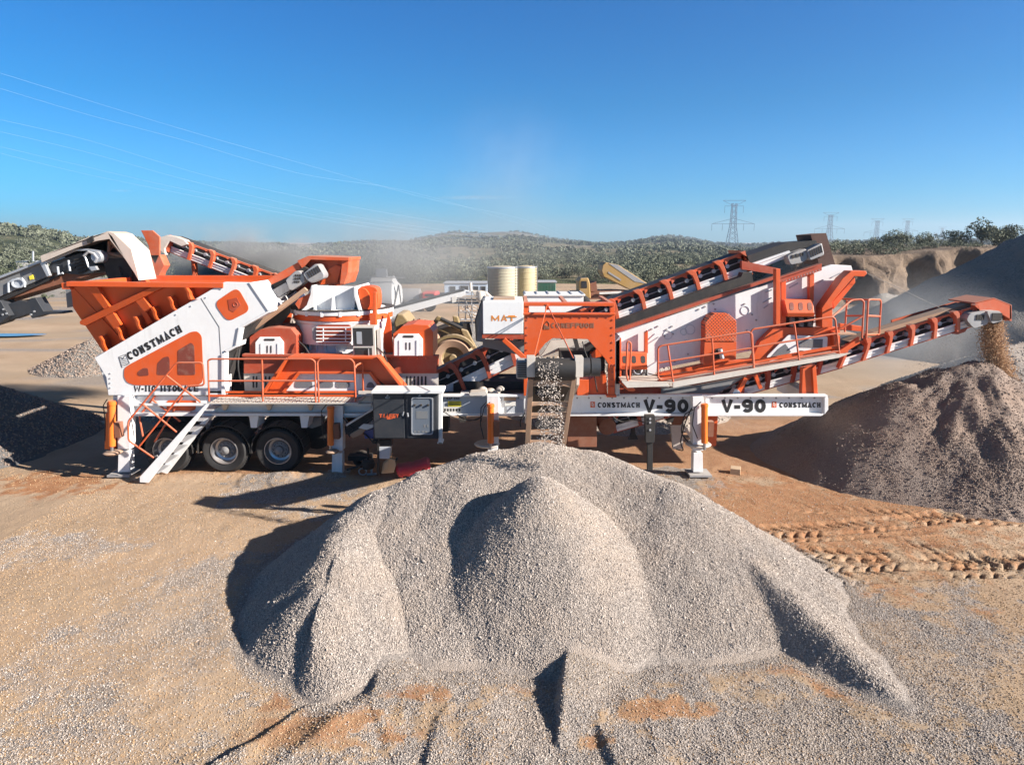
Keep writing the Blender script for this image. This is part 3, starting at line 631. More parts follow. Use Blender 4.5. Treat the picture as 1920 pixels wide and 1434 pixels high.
# ================================================================= PYLONS AND WIRES
def pylon(u, v0, v1, name_label, hm):
    d = (v1-v0); r_ = hm*F/d; c = W(u, v1, r_); base = Vector((c.x, c.y, c.z)); s = hm/40
    t = thing('pylon', name_label, 'pylon', base, 'lattice pylons on the skyline'); m_ = MB(); B = base; w = .55*hm/40*(.6 if hm > 30 else .6)
    def X(a, b, z, sx=1): return B+Vector((a*s, b*s, z*s))
    lv = [(0, 4.6), (12, 3.2), (22, 1.9), (40, 1.5)]
    def wid(z):
        return float(np.interp(z, [a for a, _ in lv], [b for _, b in lv]))
    zs = [0, 5, 10, 14, 18, 22, 26, 30, 34, 38]
    for sx in (-1, 1):
        for sy in (-1, 1):
            for a, b in zip(zs, zs[1:]): m_.bar(X(sx*wid(a), sy*wid(a), a), X(sx*wid(b), sy*wid(b), b), w)
    for a, b in zip(zs, zs[1:]):
        for sy in (-1, 1): m_.bar(X(-wid(a), sy*wid(a), a), X(wid(b), sy*wid(b), b), w*.55); m_.bar(X(wid(a), sy*wid(a), a), X(-wid(b), sy*wid(b), b), w*.55)
        for sx in (-1, 1): m_.bar(X(sx*wid(a), -wid(a), a), X(sx*wid(b), wid(b), b), w*.55)
    m_.build('lattice_mast', PYL, t)
    m_ = MB()
    m_.bar(X(-16, 0, 23), X(16, 0, 23), w*.8); m_.bar(X(-16, 0, 23), X(0, 0, 27), w*.7); m_.bar(X(16, 0, 23), X(0, 0, 27), w*.7)
    m_.bar(X(-8.5, 0, 40), X(8.5, 0, 40), w*.8); m_.bar(X(-8.5, 0, 40), X(-1.5, 0, 36.5), w*.7); m_.bar(X(8.5, 0, 40), X(1.5, 0, 36.5), w*.7); m_.bar(X(-7, 0, 36), X(7, 0, 36), w*.7)
    m_.build('crossarm', PYL, t); m_ = MB()
    for a, z in ((-16, 23), (-8, 23), (8, 23), (16, 23), (-7, 36), (7, 36)): m_.bar(X(a, 0, z), X(a, 0, z-5), w*.6)
    m_.build('insulator', PYL, t)
pylon(1371, 381, 478, 'tallest lattice pylon, standing above the conveyor covers', 42)
pylon(1552, 402, 470, 'lattice pylon partly behind the dark rubber deflector', 42)
pylon(1640, 413, 470, 'lattice pylon above the left end of the quarry face', 42)
pylon(1697, 413, 464, 'lattice pylon above the broad dusty tree', 42)
pylon(1763, 427, 462, 'small pale pylon beyond the quarry rim bushes', 40)
pylon(1887, 429, 462, 'small pylon right of the small round tree', 40)
pylon(1062, 444, 466, 'tiny far pylon on the hill saddle between the two summits', 36)
pylon(1753, 437, 462, 'tiniest pylon beside the small pale one', 36)
WIRE = paint('wire', (.16, .26, .38), .7, 0)
wires = [[(-30, 128), (170, 190), (340, 242), (560, 305), (800, 372), (970, 408), (1062, 446)], [(-30, 157), (160, 214), (340, 262), (560, 325), (780, 362), (1062, 448)], [(-30, 218), (160, 262), (400, 333), (640, 384), (880, 425), (1062, 450)],
         [(-30, 240), (160, 285), (360, 340), (600, 395), (860, 435), (1062, 452)], [(-30, 268), (140, 308), (340, 354), (600, 405), (860, 440), (1062, 453)], [(-30, 280), (140, 322), (300, 355), (560, 405), (840, 445), (1062, 455)]]
for i, wl in enumerate(wires):
    m_ = MB(); n_ = len(wl); pts = []
    for k_, (u, v) in enumerate(wl):
        t_ = k_/(n_-1); pts.append((u, v, 75*(1200/75)**(t_**1.3)))
    sm = []
    for k_ in range(n_-1):
        p0, p1, p2, p3 = [pts[max(0, min(n_-1, k_+j))] for j in (-1, 0, 1, 2)]
        for j in range(8):
            a = j/8; sm.append(tuple(.5*((2*p1[c])+(-p0[c]+p2[c])*a+(2*p0[c]-5*p1[c]+4*p2[c]-p3[c])*a*a+(-p0[c]+3*p1[c]-3*p2[c]+p3[c])*a**3) for c in range(3)))
    sm.append(pts[-1]); P_ = [W(*a) for a in sm]; m_.tube(P_, [.013*(a[2]/75)**.85 for a in sm], 4)
    o = m_.build('power_line', WIRE); tag(o, ('%s power line sweeping down from the upper left of the sky' % ('highest', 'second highest', 'third highest', 'fourth highest', 'second lowest', 'lowest')[i]), 'power line', 'power lines across the sky')
for k_, (u, v) in enumerate([(336, 242), (338, 266), (295, 354), (338, 354), (678, 426), (716, 426), (170, 190)]): pass
# ================================================================= MOBILE CRUSHING PLANT
PL = thing('crushing_plant', 'long orange and white mobile crushing and screening plant on jack legs and truck wheels', 'crushing plant', (0, 15.8, 0))
ZM = lambda v, Y: W(960, v, Y).z
XM = lambda u, v, Y: W(u, v, Y).x
def handrail(pls, Y, name, parent, r=.021, mat=None, bend=7):
    mb = MB()
    for pl in pls: mb.ptube(pl, Y, r, 8, bend)
    return mb.build(name, mat or ORANGE_D, parent)
# ---- chassis: long white beam (front face) + web, rear twin, cross members
YC = 15.6
mb = MB()
mb.pr([(660, 742), (1538, 742), (1552, 748), (1552, 768), (1542, 779), (660, 779)], YC+.02, .02)
mb.pr([(655, 740), (1551, 740), (1551, 744), (655, 744)], YC-.10, .14)
mb.pr([(655, 776), (1540, 776), (1540, 780), (655, 780)], YC-.10, .14)
mb.pr([(1546, 742), (1553, 746), (1553, 768), (1546, 777)], YC-.08, 2.6)
for u in (935, 985, 1300, 1327): mb.pr([(u-3, 742), (u+3, 742), (u+3, 778), (u-3, 778)], YC-.07, .09)
# rear beam and cross members
mb.pr([(560, 741), (1552, 741), (1552, 768), (560, 768)], YC+2.5, .1)
for u in (700, 860, 1120, 1260, 1400, 1530): mb.pr([(u, 746), (u+16, 746), (u+16, 772), (u, 772)], YC+.05, 2.45)
ch = mb.build('chassis', WHITE, PL, .006)
# axle-side beam under the walkway
mb = MB()
mb.pr([(212, 742), (696, 742), (696, 778), (212, 778)], YC+.0, .12)
mb.pr([(236, 757), (696, 757), (696, 761), (236, 761)], YC-.13, .13)
mb.pr([(236, 775), (696, 775), (696, 780), (236, 780)], YC-.18, .2)
mb.pr([(240, 742), (560, 742), (560, 770), (240, 770)], YC+2.3, .12)
for u in (478, 573): mb.pr([(u-11, 780), (u+7, 780), (u+3, 802), (u-8, 802)], YC-.02, .5)
mb.pr([(640, 779), (700, 779), (700, 783), (640, 783)], YC-.05, .4)
mb.build('wheel_beam', WHITE, PL, .006)
mb = MB(); mb.pr(rounded([(313, 751), (368, 751), (366, 768), (358, 771), (312, 769)], 3, True), YC-.02, .02); mb.build('tool_box_door', ORANGE, PL)
# lettering on chassis
for a_ in (('CONSTMACH', (1120.5, 764), (1200, 764), 9.5, YC+.02, .28, True, .12), ('CONSTMACH', (1461.5, 764), (1539, 764), 9.5, YC+.02, .28, True, .12),
           ('V-90', (1207, 773), (1291, 773), 24, YC+.02, .29, False, .13), ('V-90', (1353, 773), (1436, 773), 24, YC+.02, .29, False, .13)):
    mb = MB(); text(mb, *a_); mb.build('lettering', INK, ch)
mb = MB()
for u in (1107, 1447.5):
    mb.pr([(u, 753), (u+8.5, 753), (u+8.5, 764), (u, 764)], YC+.015, .003)
mb.build('emblem', REDINK, ch, split=True)
mb = MB()
for u in (1107, 1447.5):
    for k in range(3): mb.pr([(u+1.5+k*1.2, 758.5+k*1.6), (u+6.5, 757+k*1.6+k*.4), (u+7, 758+k*1.6), (u+2+k*1.2, 759.6+k*1.6)], YC+.010, .002)
    mb.pr([(u+2, 755), (u+5.5, 754.2), (u+4, 756.5), (u+2, 757)], YC+.010, .002)
mb.build('emblem_mark', PAPER, ch)
# labels between cabinet and post
mb = MB(); mb.pr([(829, 744), (912, 744), (912, 776), (829, 776)], YC-.005, .01); mb.pr([(950, 748), (985, 748), (985, 775), (950, 775)], YC-.0, .01)
mb.build('label_plate', LGREY, ch)
mb = MB(); mb.pr([(840, 752), (865, 752), (865, 762), (840, 762)], YC-.012, .003); mb.build('yellow_label', YELLOW, ch)
mb = MB(); mb.pr([(945, 745), (968, 745), (968, 751), (945, 751)], YC-.01, .003); mb.build('tan_label', TAN, ch)
mb = MB(); mb.pr([(947, 753), (967, 753), (967, 761), (947, 761)], YC-.01, .003); mb.pr([(831, 763), (865, 763), (865, 773), (831, 773)], YC-.012, .003); mb.build('paper_label', PAPER, ch)
mb = MB(); text(mb, 'OAP ONE', (837, 749), (862, 749), 4, YC-.008, .26)
for i in range(6): mb.pr([(833+i*5.4, 766), (836+i*5.4, 766), (836+i*5.4, 771), (833+i*5.4, 771)], YC-.016, .002)
for i in range(3): mb.pr([(842, 754+i*2.6), (862, 754+i*2.6), (862, 754.8+i*2.6), (842, 754.8+i*2.6)], YC-.016, .002)
mb.build('small_print', INK, ch)
# ---- wheels: three trailer axles
def wheel(u, v, Y, r):
    c = W(u, v, Y); c.z = r
    t = MB(); wdt = .36
    prof = [(r*.60, 0), (r*.66, -.02), (r*.90, -.035), (r*.965, -.01), (r, .04), (r, wdt-.04), (r*.965, wdt), (r*.6, wdt)]
    t.lathe(c, prof, 48, 'Y')
    for k in range(56):
        a = 2*math.pi*k/56
        p = c+Vector((math.cos(a)*(r+.004), .03, math.sin(a)*(r+.004))); q = p+Vector((0, wdt-.06, 0)); t.bar(p, q, .018, .03)
    w_ = t.build('wheel', TYRE, PL)
    m = MB(); m.lathe(c, [(r*.62, .015), (r*.60, -.03), (r*.57, -.03), (r*.545, .05), (r*.50, .13), (r*.40, .15)], 40, 'Y'); m.build('rim', CHROME, w_)
    m = MB(); m.lathe(c, [(r*.40, .145), (r*.36, .11), (r*.20, .10), (r*.18, .03), (r*.10, .0), (.0, -.01)], 28, 'Y')
    for k in range(10):
        a = 2*math.pi*k/10; p = c+Vector((math.cos(a)*r*.30, .11, math.sin(a)*r*.30)); m.bar(p, p-Vector((0, .045, 0)), .032)
    m.build('hub', MGREY, w_)
    m = MB()
    for s in (-1, 1): m.lathe(c, [(.07, .4), (.07, 2.0)], 10, 'Y')
    m.build('axle', DARK, w_)
    # mudguard
    g = MB(); a0, a1 = math.radians(-5), math.radians(185)
    for ry, (ra, rb) in enumerate(((r*1.14, r*1.14),)):
        n = 22; vs = []; 
        for i in range(n+1):
            a = a0+(a1-a0)*i/n
            for y in (-.04, .5):
                for rr in (ra, ra+.02): vs.append(c+Vector((rr*math.cos(a), y, rr*math.sin(a))))
        fs = []
        for i in range(n):
            o = i*4; p = o+4
            fs += [(o, p, p+2, o+2), (o+1, o+3, p+3, p+1), (o, o+1, p+1, p), (o+2, p+2, p+3, o+3)]
        g.add(vs, fs, True)
        for k in range(9):
            a = a0+(a1-a0)*(k+.5)/9; p = c+Vector(((ra+.03)*math.cos(a), -.03, (ra+.03)*math.sin(a))); g.bar(p, p+Vector((0, .52, 0)), .02)
    g.build('mudguard', BLACK, w_)
    return w_
for u in (312, 420, 521): wheel(u, 838, 15.72, .54)
# second row on the far side
for u in (330, 432, 530):
    m = MB(); c = W(u, 838, 17.3); c.z = .54
    m.lathe(c, [(.3, 0), (.36, -.02), (.5, -.02), (.54, .03), (.54, .33), (.3, .36)], 32, 'Y'); m.lathe(c, [(.31, .05), (.0, .12)], 20, 'Y'); m.build('far_wheel', TYRE, PL)
m = MB(); c = W(592, 812, 16.5); m.lathe(c+Vector((0, 0, 0)), [(0, 0), (.3, 0), (.42, .03), (.42, .5), (0, .5)], 24, 'Y'); m.build('spare_tyre', BLACK, PL)
m = MB(); m.pr([(562, 783), (605, 783), (603, 797), (585, 803), (566, 797)], 16.0, .8); m.build('air_tank', MGREY, PL)
# ---- side panel (white) with insets
YP = 15.5
pan = MB().pr([(177, 671), (420, 529), (466, 530), (502, 583), (447, 614), (441, 648), (421, 657), (421, 741), (203, 741), (199, 707)], YP, .14).build('side_panel', WHITE, PL, .008)
m = MB(); m.pr([(466, 530), (470, 530), (506, 583), (502, 583)], YP-.02, 3.0); m.pr([(502, 583), (506, 585), (449, 617), (447, 614)], YP-.02, .5); m.pr([(441, 648), (447, 614), (451, 616), (445, 650), (424, 661), (421, 657)], YP-.03, .5)
m.pr([(415, 664), (421, 661), (421, 741), (415, 741)], YP-.035, .4)
m.build('panel_flange', WHITE, pan, .004)
m = MB(); m.ptube([(377, 559), (411, 613), (414, 664), (441, 651)], YP-.002, .006, 6); m.build('panel_seam', INK, pan)
ins = [(232, 706), (233, 690), (243, 683), (358, 622), (370, 621), (378, 630), (381, 700), (379, 718), (370, 722), (252, 722), (238, 717)]
m = MB().pr(rounded(ins, 5, True, 3), YP-.012, .012).build('orange_inset', ORANGE, pan)
m2 = MB()
m2.pr(rounded([(257, 703), (258, 697), (268, 690), (277, 690), (278, 696), (279, 704), (262, 705)], 3, True, 3), YP-.018, .005)
m2.pr(rounded([(294, 703), (295, 681), (306, 670), (316, 668), (318, 674), (318, 703)], 3, True, 3), YP-.018, .005)
m2.pr(rounded([(333, 703), (333, 657), (358, 642), (364, 648), (366, 703)], 3, True, 3), YP-.018, .005)
m2.build('mesh_window', MESH_R, m, split=True)
m = MB().pr(rounded([(401, 568), (445, 538), (470, 582), (427, 604)], 14, True, 5), YP-.012, .012).build('orange_hatch', ORANGE, pan)
m2 = MB(); m2.pr([(427, 562), (444, 558), (451, 572), (438, 585), (430, 581)], YP-.02, .01); m2.ptube(arc(441, 571, 4, 4, 0, 360, 12), YP-.02, .01, 6); m2.build('latch_recess', RED_D, m)
m = MB(); text(m, 'CONSTMACH', (242.5, 676), (343, 622), 15, YP, .29, True, .12); m.build('lettering', INK, pan); m = MB(); text(m, 'W-110 IITOUACE', (251, 734), (372, 734), 11, YP, .28, True, .14); m.build('lettering', INK, pan)
m = MB()
q = [(223, 669), (236, 664), (243, 681), (229, 689), (223, 669)]
m.ptube(q, YP-.003, .007, 5)
for k in range(4): m.ptube([(227+k*.8, 674+k*3.5), (236+k*1.5, 673+k*2.0+k)], YP-.003, .007, 5)
m.ptube([(226, 670), (231, 672), (234, 667)], YP-.003, .007, 5); m.build('emblem', INK, pan)
# body behind the panel (dark inside) and back panel
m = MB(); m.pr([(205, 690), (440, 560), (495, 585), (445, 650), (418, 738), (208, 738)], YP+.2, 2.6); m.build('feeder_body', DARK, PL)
m = MB(); m.pr([(180, 668), (420, 533), (466, 534), (500, 583), (447, 612), (421, 657), (421, 741), (205, 741)], YP+3.0, .1); m.build('rear_side_panel', WHITE, PL)
# ---- hopper
hy = lambda u, v: 15.62+(max(v, 528)-528)/130*.55
hp = MB()
hp.pr([(124, 528), (424, 531), (430, 545), (200, 668), (190, 655), (137, 577), (133, 545)], hy, .05)
ztop = ZM(530, 15.6); xl, xr = XM(124, 530, 15.6), XM(480, 530, 15.6)
# rear, left and right walls (flared)
zb = ZM(650, 16.1)
def quad3(mb, a, b, c, d, t=(0, .05, 0)): return mb.prism3([Vector(a), Vector(b), Vector(c), Vector(d)], t)
quad3(hp, (xl, 19.0, ztop), (xr, 19.0, ztop), (xr-.3, 18.4, zb), (xl+.9, 18.4, zb))
quad3(hp, (xl, 15.62, ztop), (xl, 19.0, ztop), (xl+.9, 18.4, zb), (xl+.9, 16.1, zb), (.05, 0, 0))
quad3(hp, (xr-.1, 15.7, ztop-.02), (xr-.1, 19.0, ztop-.02), (xr-.5, 18.4, zb+.9), (xr-.5, 16.1, zb+.9), (.05, 0, 0))
hp = hp.build('hopper', ORANGE, PL, .006)
m = MB()
m.pr([(124, 528), (418, 531), (418, 540), (124, 537)], 15.47, .2)
m.box(xl-.02, xr, 18.95, 19.1, ztop-.14, ztop); m.box(xl-.05, xl+.12, 15.5, 19.1, ztop-.141, ztop-.002)
m.build('hopper_rim', ORANGE, hp, .006)
m = MB(); m.pr([(149, 603), (153, 600), (285, 538), (308, 538), (160, 611), (150, 608)], lambda u, v: hy(u, v)-.16, .17)
for a, b, w1 in (((166, 538), (224, 650), 9), ((247, 549), (300, 590), 9)):
    pass
def rib(poly, proud=.2, k=2.): m.pr(poly, lambda u, v: hy(u, v)-proud*k, proud*k)
rib([(163, 538), (182, 538), (205, 575), (195, 580)], .07); rib([(196, 592), (211, 584), (232, 618), (220, 626)], .07)
rib([(246, 556), (262, 549), (283, 578), (272, 586)], .07); rib([(258, 574), (266, 571), (286, 604), (276, 608)], .05)
m.build('diagonal_rib', ORANGE, hp, .006)
# triangular gusset ribs along the lower edge: plates standing out towards the viewer
m = MB()
for (u, v, ub, vb) in ((184, 631, 197, 660), (216, 614, 231, 639), (249, 594, 263, 620), (281, 576, 295, 601), (313, 557, 328, 583), (345, 540, 366, 561)):
    m = MB(); pts = [(u, v), (u+5, v+8), (u+6, v+15), (u+9, v+22), (ub, vb)]
    for (a, b) in zip(pts, pts[1:]):
        p0, p1 = W(*a, hy(*a)-.30), W(*b, hy(*b)-.30)
        w_ = Vector((.055, 0, 0))
        m.add([p0, p0+w_, p1+w_, p1, p0+Vector((0, .38, 0)), p0+w_+Vector((0, .38, 0)), p1+w_+Vector((0, .38, 0)), p1+Vector((0, .38, 0))],
              [(0, 1, 2, 3), (4, 7, 6, 5), (0, 4, 5, 1), (2, 6, 7, 3), (0, 3, 7, 4), (1, 5, 6, 2)])
    m.build('gusset_rib', ORANGE, hp)
m = MB(); m.pr([(122, 536), (134, 539), (137, 575), (126, 577)], 16.6, .1); m.build('end_plate', MGREY, hp)
# ---- walkway in front of the crusher
YW = 14.95
wk = MB(); wk.box(XM(390, 755, YW), XM(671, 755, YW), YW, 15.55, ZM(755, YW)-.03, ZM(755, YW))
wk.prism3([W(671, 752, YW), W(679, 747, YW+.2), W(679, 752, YW+.2), W(671, 759, YW)], (0, .5, 0))
for u in (415, 498, 576):
    wk.prism3([W(u, 758, YW+.05), W(u+12, 758, YW+.05), W(u+8, 770, YW+.6), W(u+4, 770, YW+.6)], (0, .12, 0))
wk = wk.build('walkway', WHITE_D, PL, .004)
m = MB()
for i in range(34):
    x = XM(393, 755, YW)+i*(XM(670, 755, YW)-XM(393, 755, YW))/34; m.box(x, x+.012, YW+.03, 15.5, ZM(755, YW)+.001, ZM(755, YW)+.012)
m.build('grating', ZINC, wk)
m = MB(); m.pr([(392, 733), (667, 733), (667, 737), (392, 737)], 15.5, .02); m.pr([(392, 740), (667, 740), (667, 744), (392, 744)], YW+.02, .02); m.build('toe_board', ORANGE, wk)
rails = [[(392, 752), (390, 676), (395, 673), (584, 673), (591, 678), (592, 754)], [(491, 674), (493, 752)], [(392, 714), (591, 714)],
         [(598, 754), (595, 678), (600, 673), (658, 673), (664, 680), (667, 752)], [(595, 714), (665, 715)], [(392, 750), (392, 737)],
         [(666, 690, 15.0), (668, 685, 15.1), (678, 680, 15.45), (680, 684, 15.45), (681, 738, 15.45)]]
handrail(rails, YW+.03, 'handrail', wk, bend=8)
# ---- stairs: white ladder slope with railings
YS = 14.9
st = MB()
st.prism3([W(386, 757, YW), W(393, 757, YW), W(278, 905, YS-.0), W(262, 904, YS), W(262, 894, YS)], (0, .05, 0))
sb = MB()
for k in range(7):
    t = (k+.5)/7; u = 388+(270-388)*t; v = 760+(897-760)*t; p = W(u, v, YS); sb.box(p.x, p.x+.20, YS+.05, YS+.62, p.z-.02, p.z)
st.prism3([W(386, 757, YW)+Vector((.12, .62, 0)), W(393, 757, YW)+Vector((.12, .62, 0)), W(278, 905, YS)+Vector((.12, .62, 0)), W(262, 900, YS)+Vector((.12, .62, 0))], (0, .05, 0))
st = st.build('stair', WHITE, PL, .004)
sb.build('step', ZINC, st)
sr = [[(288, 858), (240, 826), (239, 790), (330, 680), (378, 680), (383, 684), (383, 720), (376, 724), (352, 724)],
      [(330, 776+32), (269, 757), ], [(374, 754), (310, 702)], [(269, 757), (246, 784)], [(260, 838), (345, 733), (360, 716)]]
sr2 = [[(268, 818, YS+.65), (261, 780, YS+.65), (350, 665, YS+.65), (396, 665, YS+.65), (400, 700, YS+.65), (372, 709, YS+.65)],
       [(284, 748, YS+.65), (338, 790, YS+.65)], [(326, 694, YS+.65), (390, 742, YS+.65)], [(290, 828, YS+.65), (345, 738, YS+.65)]]
handrail([[(288, 858), (241, 826), (240, 790), (331, 680), (380, 680), (383, 722), (352, 724)], [(268, 758), (331, 810)], [(311, 703), (376, 754)], [(260, 838), (352, 724)]], YS, 'stair_rail', st, bend=6)
handrail(sr2, YS+.6, 'stair_rail', st, bend=6)
# ---- jack legs
def jack(u, wpx, vtop, vbot, cu, cv0, cv1, Y, low=True, disc=None):
    m = MB(); m.pr([(u-wpx/2, vtop), (u+wpx/2, vtop), (u+wpx/2*.95, disc or vbot-4), (u-wpx/2*.95, disc or vbot-4)], Y, .26)
    leg = m.build('jack_leg', WHITE, PL, .006)
    if low:
        m = MB(); m.pr([(u-wpx*.42, disc+4 if disc else vbot-50), (u+wpx*.42, disc+4 if disc else vbot-50), (u+wpx*.46, vbot-3), (u-wpx*.46, vbot-3)], Y+.02, .22)
        m.build('inner_leg', WHITE, leg, .004)
    m = MB(); p = W(u, vbot-2, Y+.13)
    m.box(p.x-.26, p.x+.26, Y-.12, Y+.38, max(p.z-.03, .0), max(p.z-.03, 0)+.05); m.build('foot_plate', STEEL, leg, .004)
    m = MB(); c0, c1 = W(cu, cv0, Y-.12), W(cu, cv1, Y-.12)
    m.tube([c0, c0+(c1-c0)*.9], .075, 16); m.tube([c0+(c1-c0)*.02+Vector((0, 0, .0)), c0+(c1-c0)*.07], .088, 16); cyl = m.build('hydraulic_cylinder', BRIGHTO, leg)
    m = MB(); m.tube([c0+(c1-c0)*.85, c1+(c1-c0)*.06], .035, 12); m.build('piston_rod', CHROME, cyl)
    m = MB(); m.tube([c0+Vector((-.09, -.02, .05)), c0+Vector((-.22, .02, -.1)), c0+Vector((-.24, .05, -.5)), c0+(c1-c0)*.8+Vector((-.16, 0, 0))], .012, 6); m.build('hydraulic_hose', BLACK, cyl)
    m = MB(); b = c0+(c1-c0)*.55; m.box(b.x+.07, b.x+.2, b.y-.05, b.y+.12, b.z-.2, b.z+.15); m.build('valve_block', CLAYSTEEL, leg)
    return leg
jack(232, 24, 742, 888, 210, 752, 845, 15.35, True, 842)
jack(632, 22, 760, 890, 620, 762, 842, 15.35, True, 845)
l3 = jack(924, 22, 742, 884, 920, 757, 838, 15.35, True, 832)
l4 = jack(1309, 20, 744, 888, 1321, 757, 838, 15.35, True, 845)
for l_, u, v in ((l3, 913, 832), (l4, 1309, 832)):
    p = W(u, v, 15.5); MB().lathe(p, [(0, .03), (.27, .03), (.30, .0), (.27, -.03), (0, -.03)], 28).build('round_flange', WHITE_D, l_)
for u, v, w_ in ((212, 848, .16), (623, 846, .12)):
    p = W(u, v, 15.2); MB().lathe(p, [(0, .03), (w_, .03), (w_*1.3, .0), (w_, -.04), (0, -.04)], 20).build('round_flange', TAN, PL)
m = MB(); m.pr([(200, 755), (215, 755), (219, 790), (214, 845), (204, 845)], 15.5, .12); m.build('orange_bracket', ORANGE, PL, .004)
m = MB(); m.pr([(198, 776), (206, 770), (206, 842), (196, 842)], 15.75, .1); m.build('orange_bracket', BRIGHTO, PL)
m = MB(); m.pr([(1328, 780), (1346, 780), (1343, 836), (1330, 836)], 16.2, .2); m.build('orange_bracket', ORANGE, PL, .004)
# black landing leg
m = MB(); m.pr([(1210, 779), (1228, 779), (1229, 790), (1227, 830), (1211, 830)], 15.2, .16)
m.pr([(1214, 828), (1224, 828), (1224, 882), (1214, 882)], 15.24, .1); p = W(1219, 884, 15.25); m.box(p.x-.15, p.x+.15, 15.1, 15.4, 0.03, .09)
lg = m.build('landing_leg', BLACK, PL, .004)
m = MB()
for v in (785, 792, 806): p = W(1219, v, 15.19); m.lathe(p, [(0, -.01), (.025, -.01), (.025, .02)], 10, 'Y')
m.build('bolt_plate', ZINC, lg)
# middle hardware under the chassis
m = MB(); m.pr([(1064, 780), (1119, 780), (1119, 838), (1064, 838)], 15.9, 1.0); m.build('lower_chute_box', CLAYSTEEL, PL, .006)
m = MB(); m.pr([(1255, 780), (1290, 780), (1276, 797), (1262, 797)], 16.6, .8); m.build('lower_hopper', CLAYSTEEL, PL)
m = MB(); m.pr([(1258, 797), (1282, 797), (1280, 842), (1262, 842)], 16.7, .12); m.pr([(1280, 790), (1300, 822), (1296, 824), (1276, 794)], 16.7, .06); m.build('rear_leg', WHITE_D, PL)
m = MB(); m.pr([(1182, 782), (1190, 782), (1191, 812), (1197, 824), (1179, 824), (1184, 812)], 16.9, .1); m.build('rear_jack', BLACK, PL)
# ---- cable loops
m = MB(); m.ptube([(1297, 765, 15.4), (1285, 790, 15.5), (1275, 830, 15.5), (1283, 846, 15.5), (1268, 842, 15.5)], 15.4, .014, 6, 14); m.build('hose', BLACK, PL); m = MB(); m.ptube([(1300, 768, 15.35), (1283, 776, 15.45), (1276, 812, 15.5), (1290, 828, 15.5)], 15.4, .012, 6, 14); m.build('hose', BLACK, PL); m = MB()
m.ptube([(858, 778, 15.5), (872, 788, 15.4), (896, 787, 15.4), (905, 778, 15.45)], 15.5, .014, 6, 8); m.ptube([(902, 790, 15.4), (908, 762, 15.35), (919, 754, 15.3)], 15.4, .010, 6, 8); m.build('hose', BLACK, PL); m = MB()
m.ptube([(976, 800, 15.5), (975, 790, 15.5), (990, 765, 15.5)], 15.4, .016, 6, 8)
m.build('hose', BLACK, PL)
# ---- crusher platform
YB = 15.95
m = MB(); m.pr([(457, 667), (820, 670), (818, 700), (457, 700)], YB, .12); m.pr([(454, 664), (822, 667), (822, 671), (454, 669)], YB-.12, .2)
m.pr([(454, 666), (822, 668), (822, 700), (454, 700)], YB+2.2, .1)
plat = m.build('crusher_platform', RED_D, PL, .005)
m = MB()
for (a, b) in ((457, 560), (737, 822)):
    m.pr([(a, 700), (b, 700), (b, 736), (a+2, 736)], YB+.05, .03)
sk = m.build('slotted_skirt', WHITE_D, plat, split=True)
m = MB()
for u in (475, 481, 498, 505, 512, 763, 770, 777, 784, 791, 798): m.pr(rounded([(u-1.6, 705), (u+1.6, 705), (u+1.6, 727-abs(u-780)*.0), (u-1.6, 727)], 1.5, True, 2), YB+.045, .004)
m.build('slot', DARK, sk)
# orange trapezoid housing with white window panel
m = MB(); tz = lambda u, v: 15.52
m.pr([(492, 737), (537, 673), (544, 671), (706, 671), (758, 732), (758, 737), (740, 737), (695, 700), (560, 700), (533, 737)], tz, .1)
m.pr([(540, 669), (708, 669), (708, 673), (540, 673)], 15.3, .5)
m.prism3([W(706, 669, 15.25), W(712, 671, 15.25), W(764, 733, 15.25), W(757, 734, 15.25)], (0, .34, 0))
m.prism3([W(492, 733, 15.25), W(536, 671, 15.25), W(540, 673, 15.25), W(496, 736, 15.25)], (0, .34, 0))
m.pr([(558, 697), (695, 697), (722, 733), (716, 733), (692, 701), (562, 701), (534, 735), (528, 735)], 15.45, .08)
tzp = m.build('sloped_housing', ORANGE, PL, .005)
m = MB(); m.pr([(562, 700), (692, 700), (716, 737), (532, 737)], 15.56, .05); m.build('window_panel', WHITE, tzp)
m = MB()
for (a, b, c) in ((553, 585, 1), (596, 624, 0), (630, 655, 0)): m.pr(rounded([(a, 714), (b, 714), (b+1, 727), (a-1, 727)], 5, True, 4), 15.55, .004)
m.pr(rounded([(686, 727), (690, 717), (697, 716), (703, 724), (703, 727)], 3, True, 3), 15.55, .004)
m.build('side_window', MESH_G, tzp, split=True)
# base tank under platform
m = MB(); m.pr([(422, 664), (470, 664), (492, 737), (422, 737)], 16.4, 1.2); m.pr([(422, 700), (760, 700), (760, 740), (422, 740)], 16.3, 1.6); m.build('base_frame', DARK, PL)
m = MB(); m.pr([(672, 733), (698, 733), (698, 742), (672, 742)], 15.4, .3); m.build('corner_deck', WHITE_D, PL)
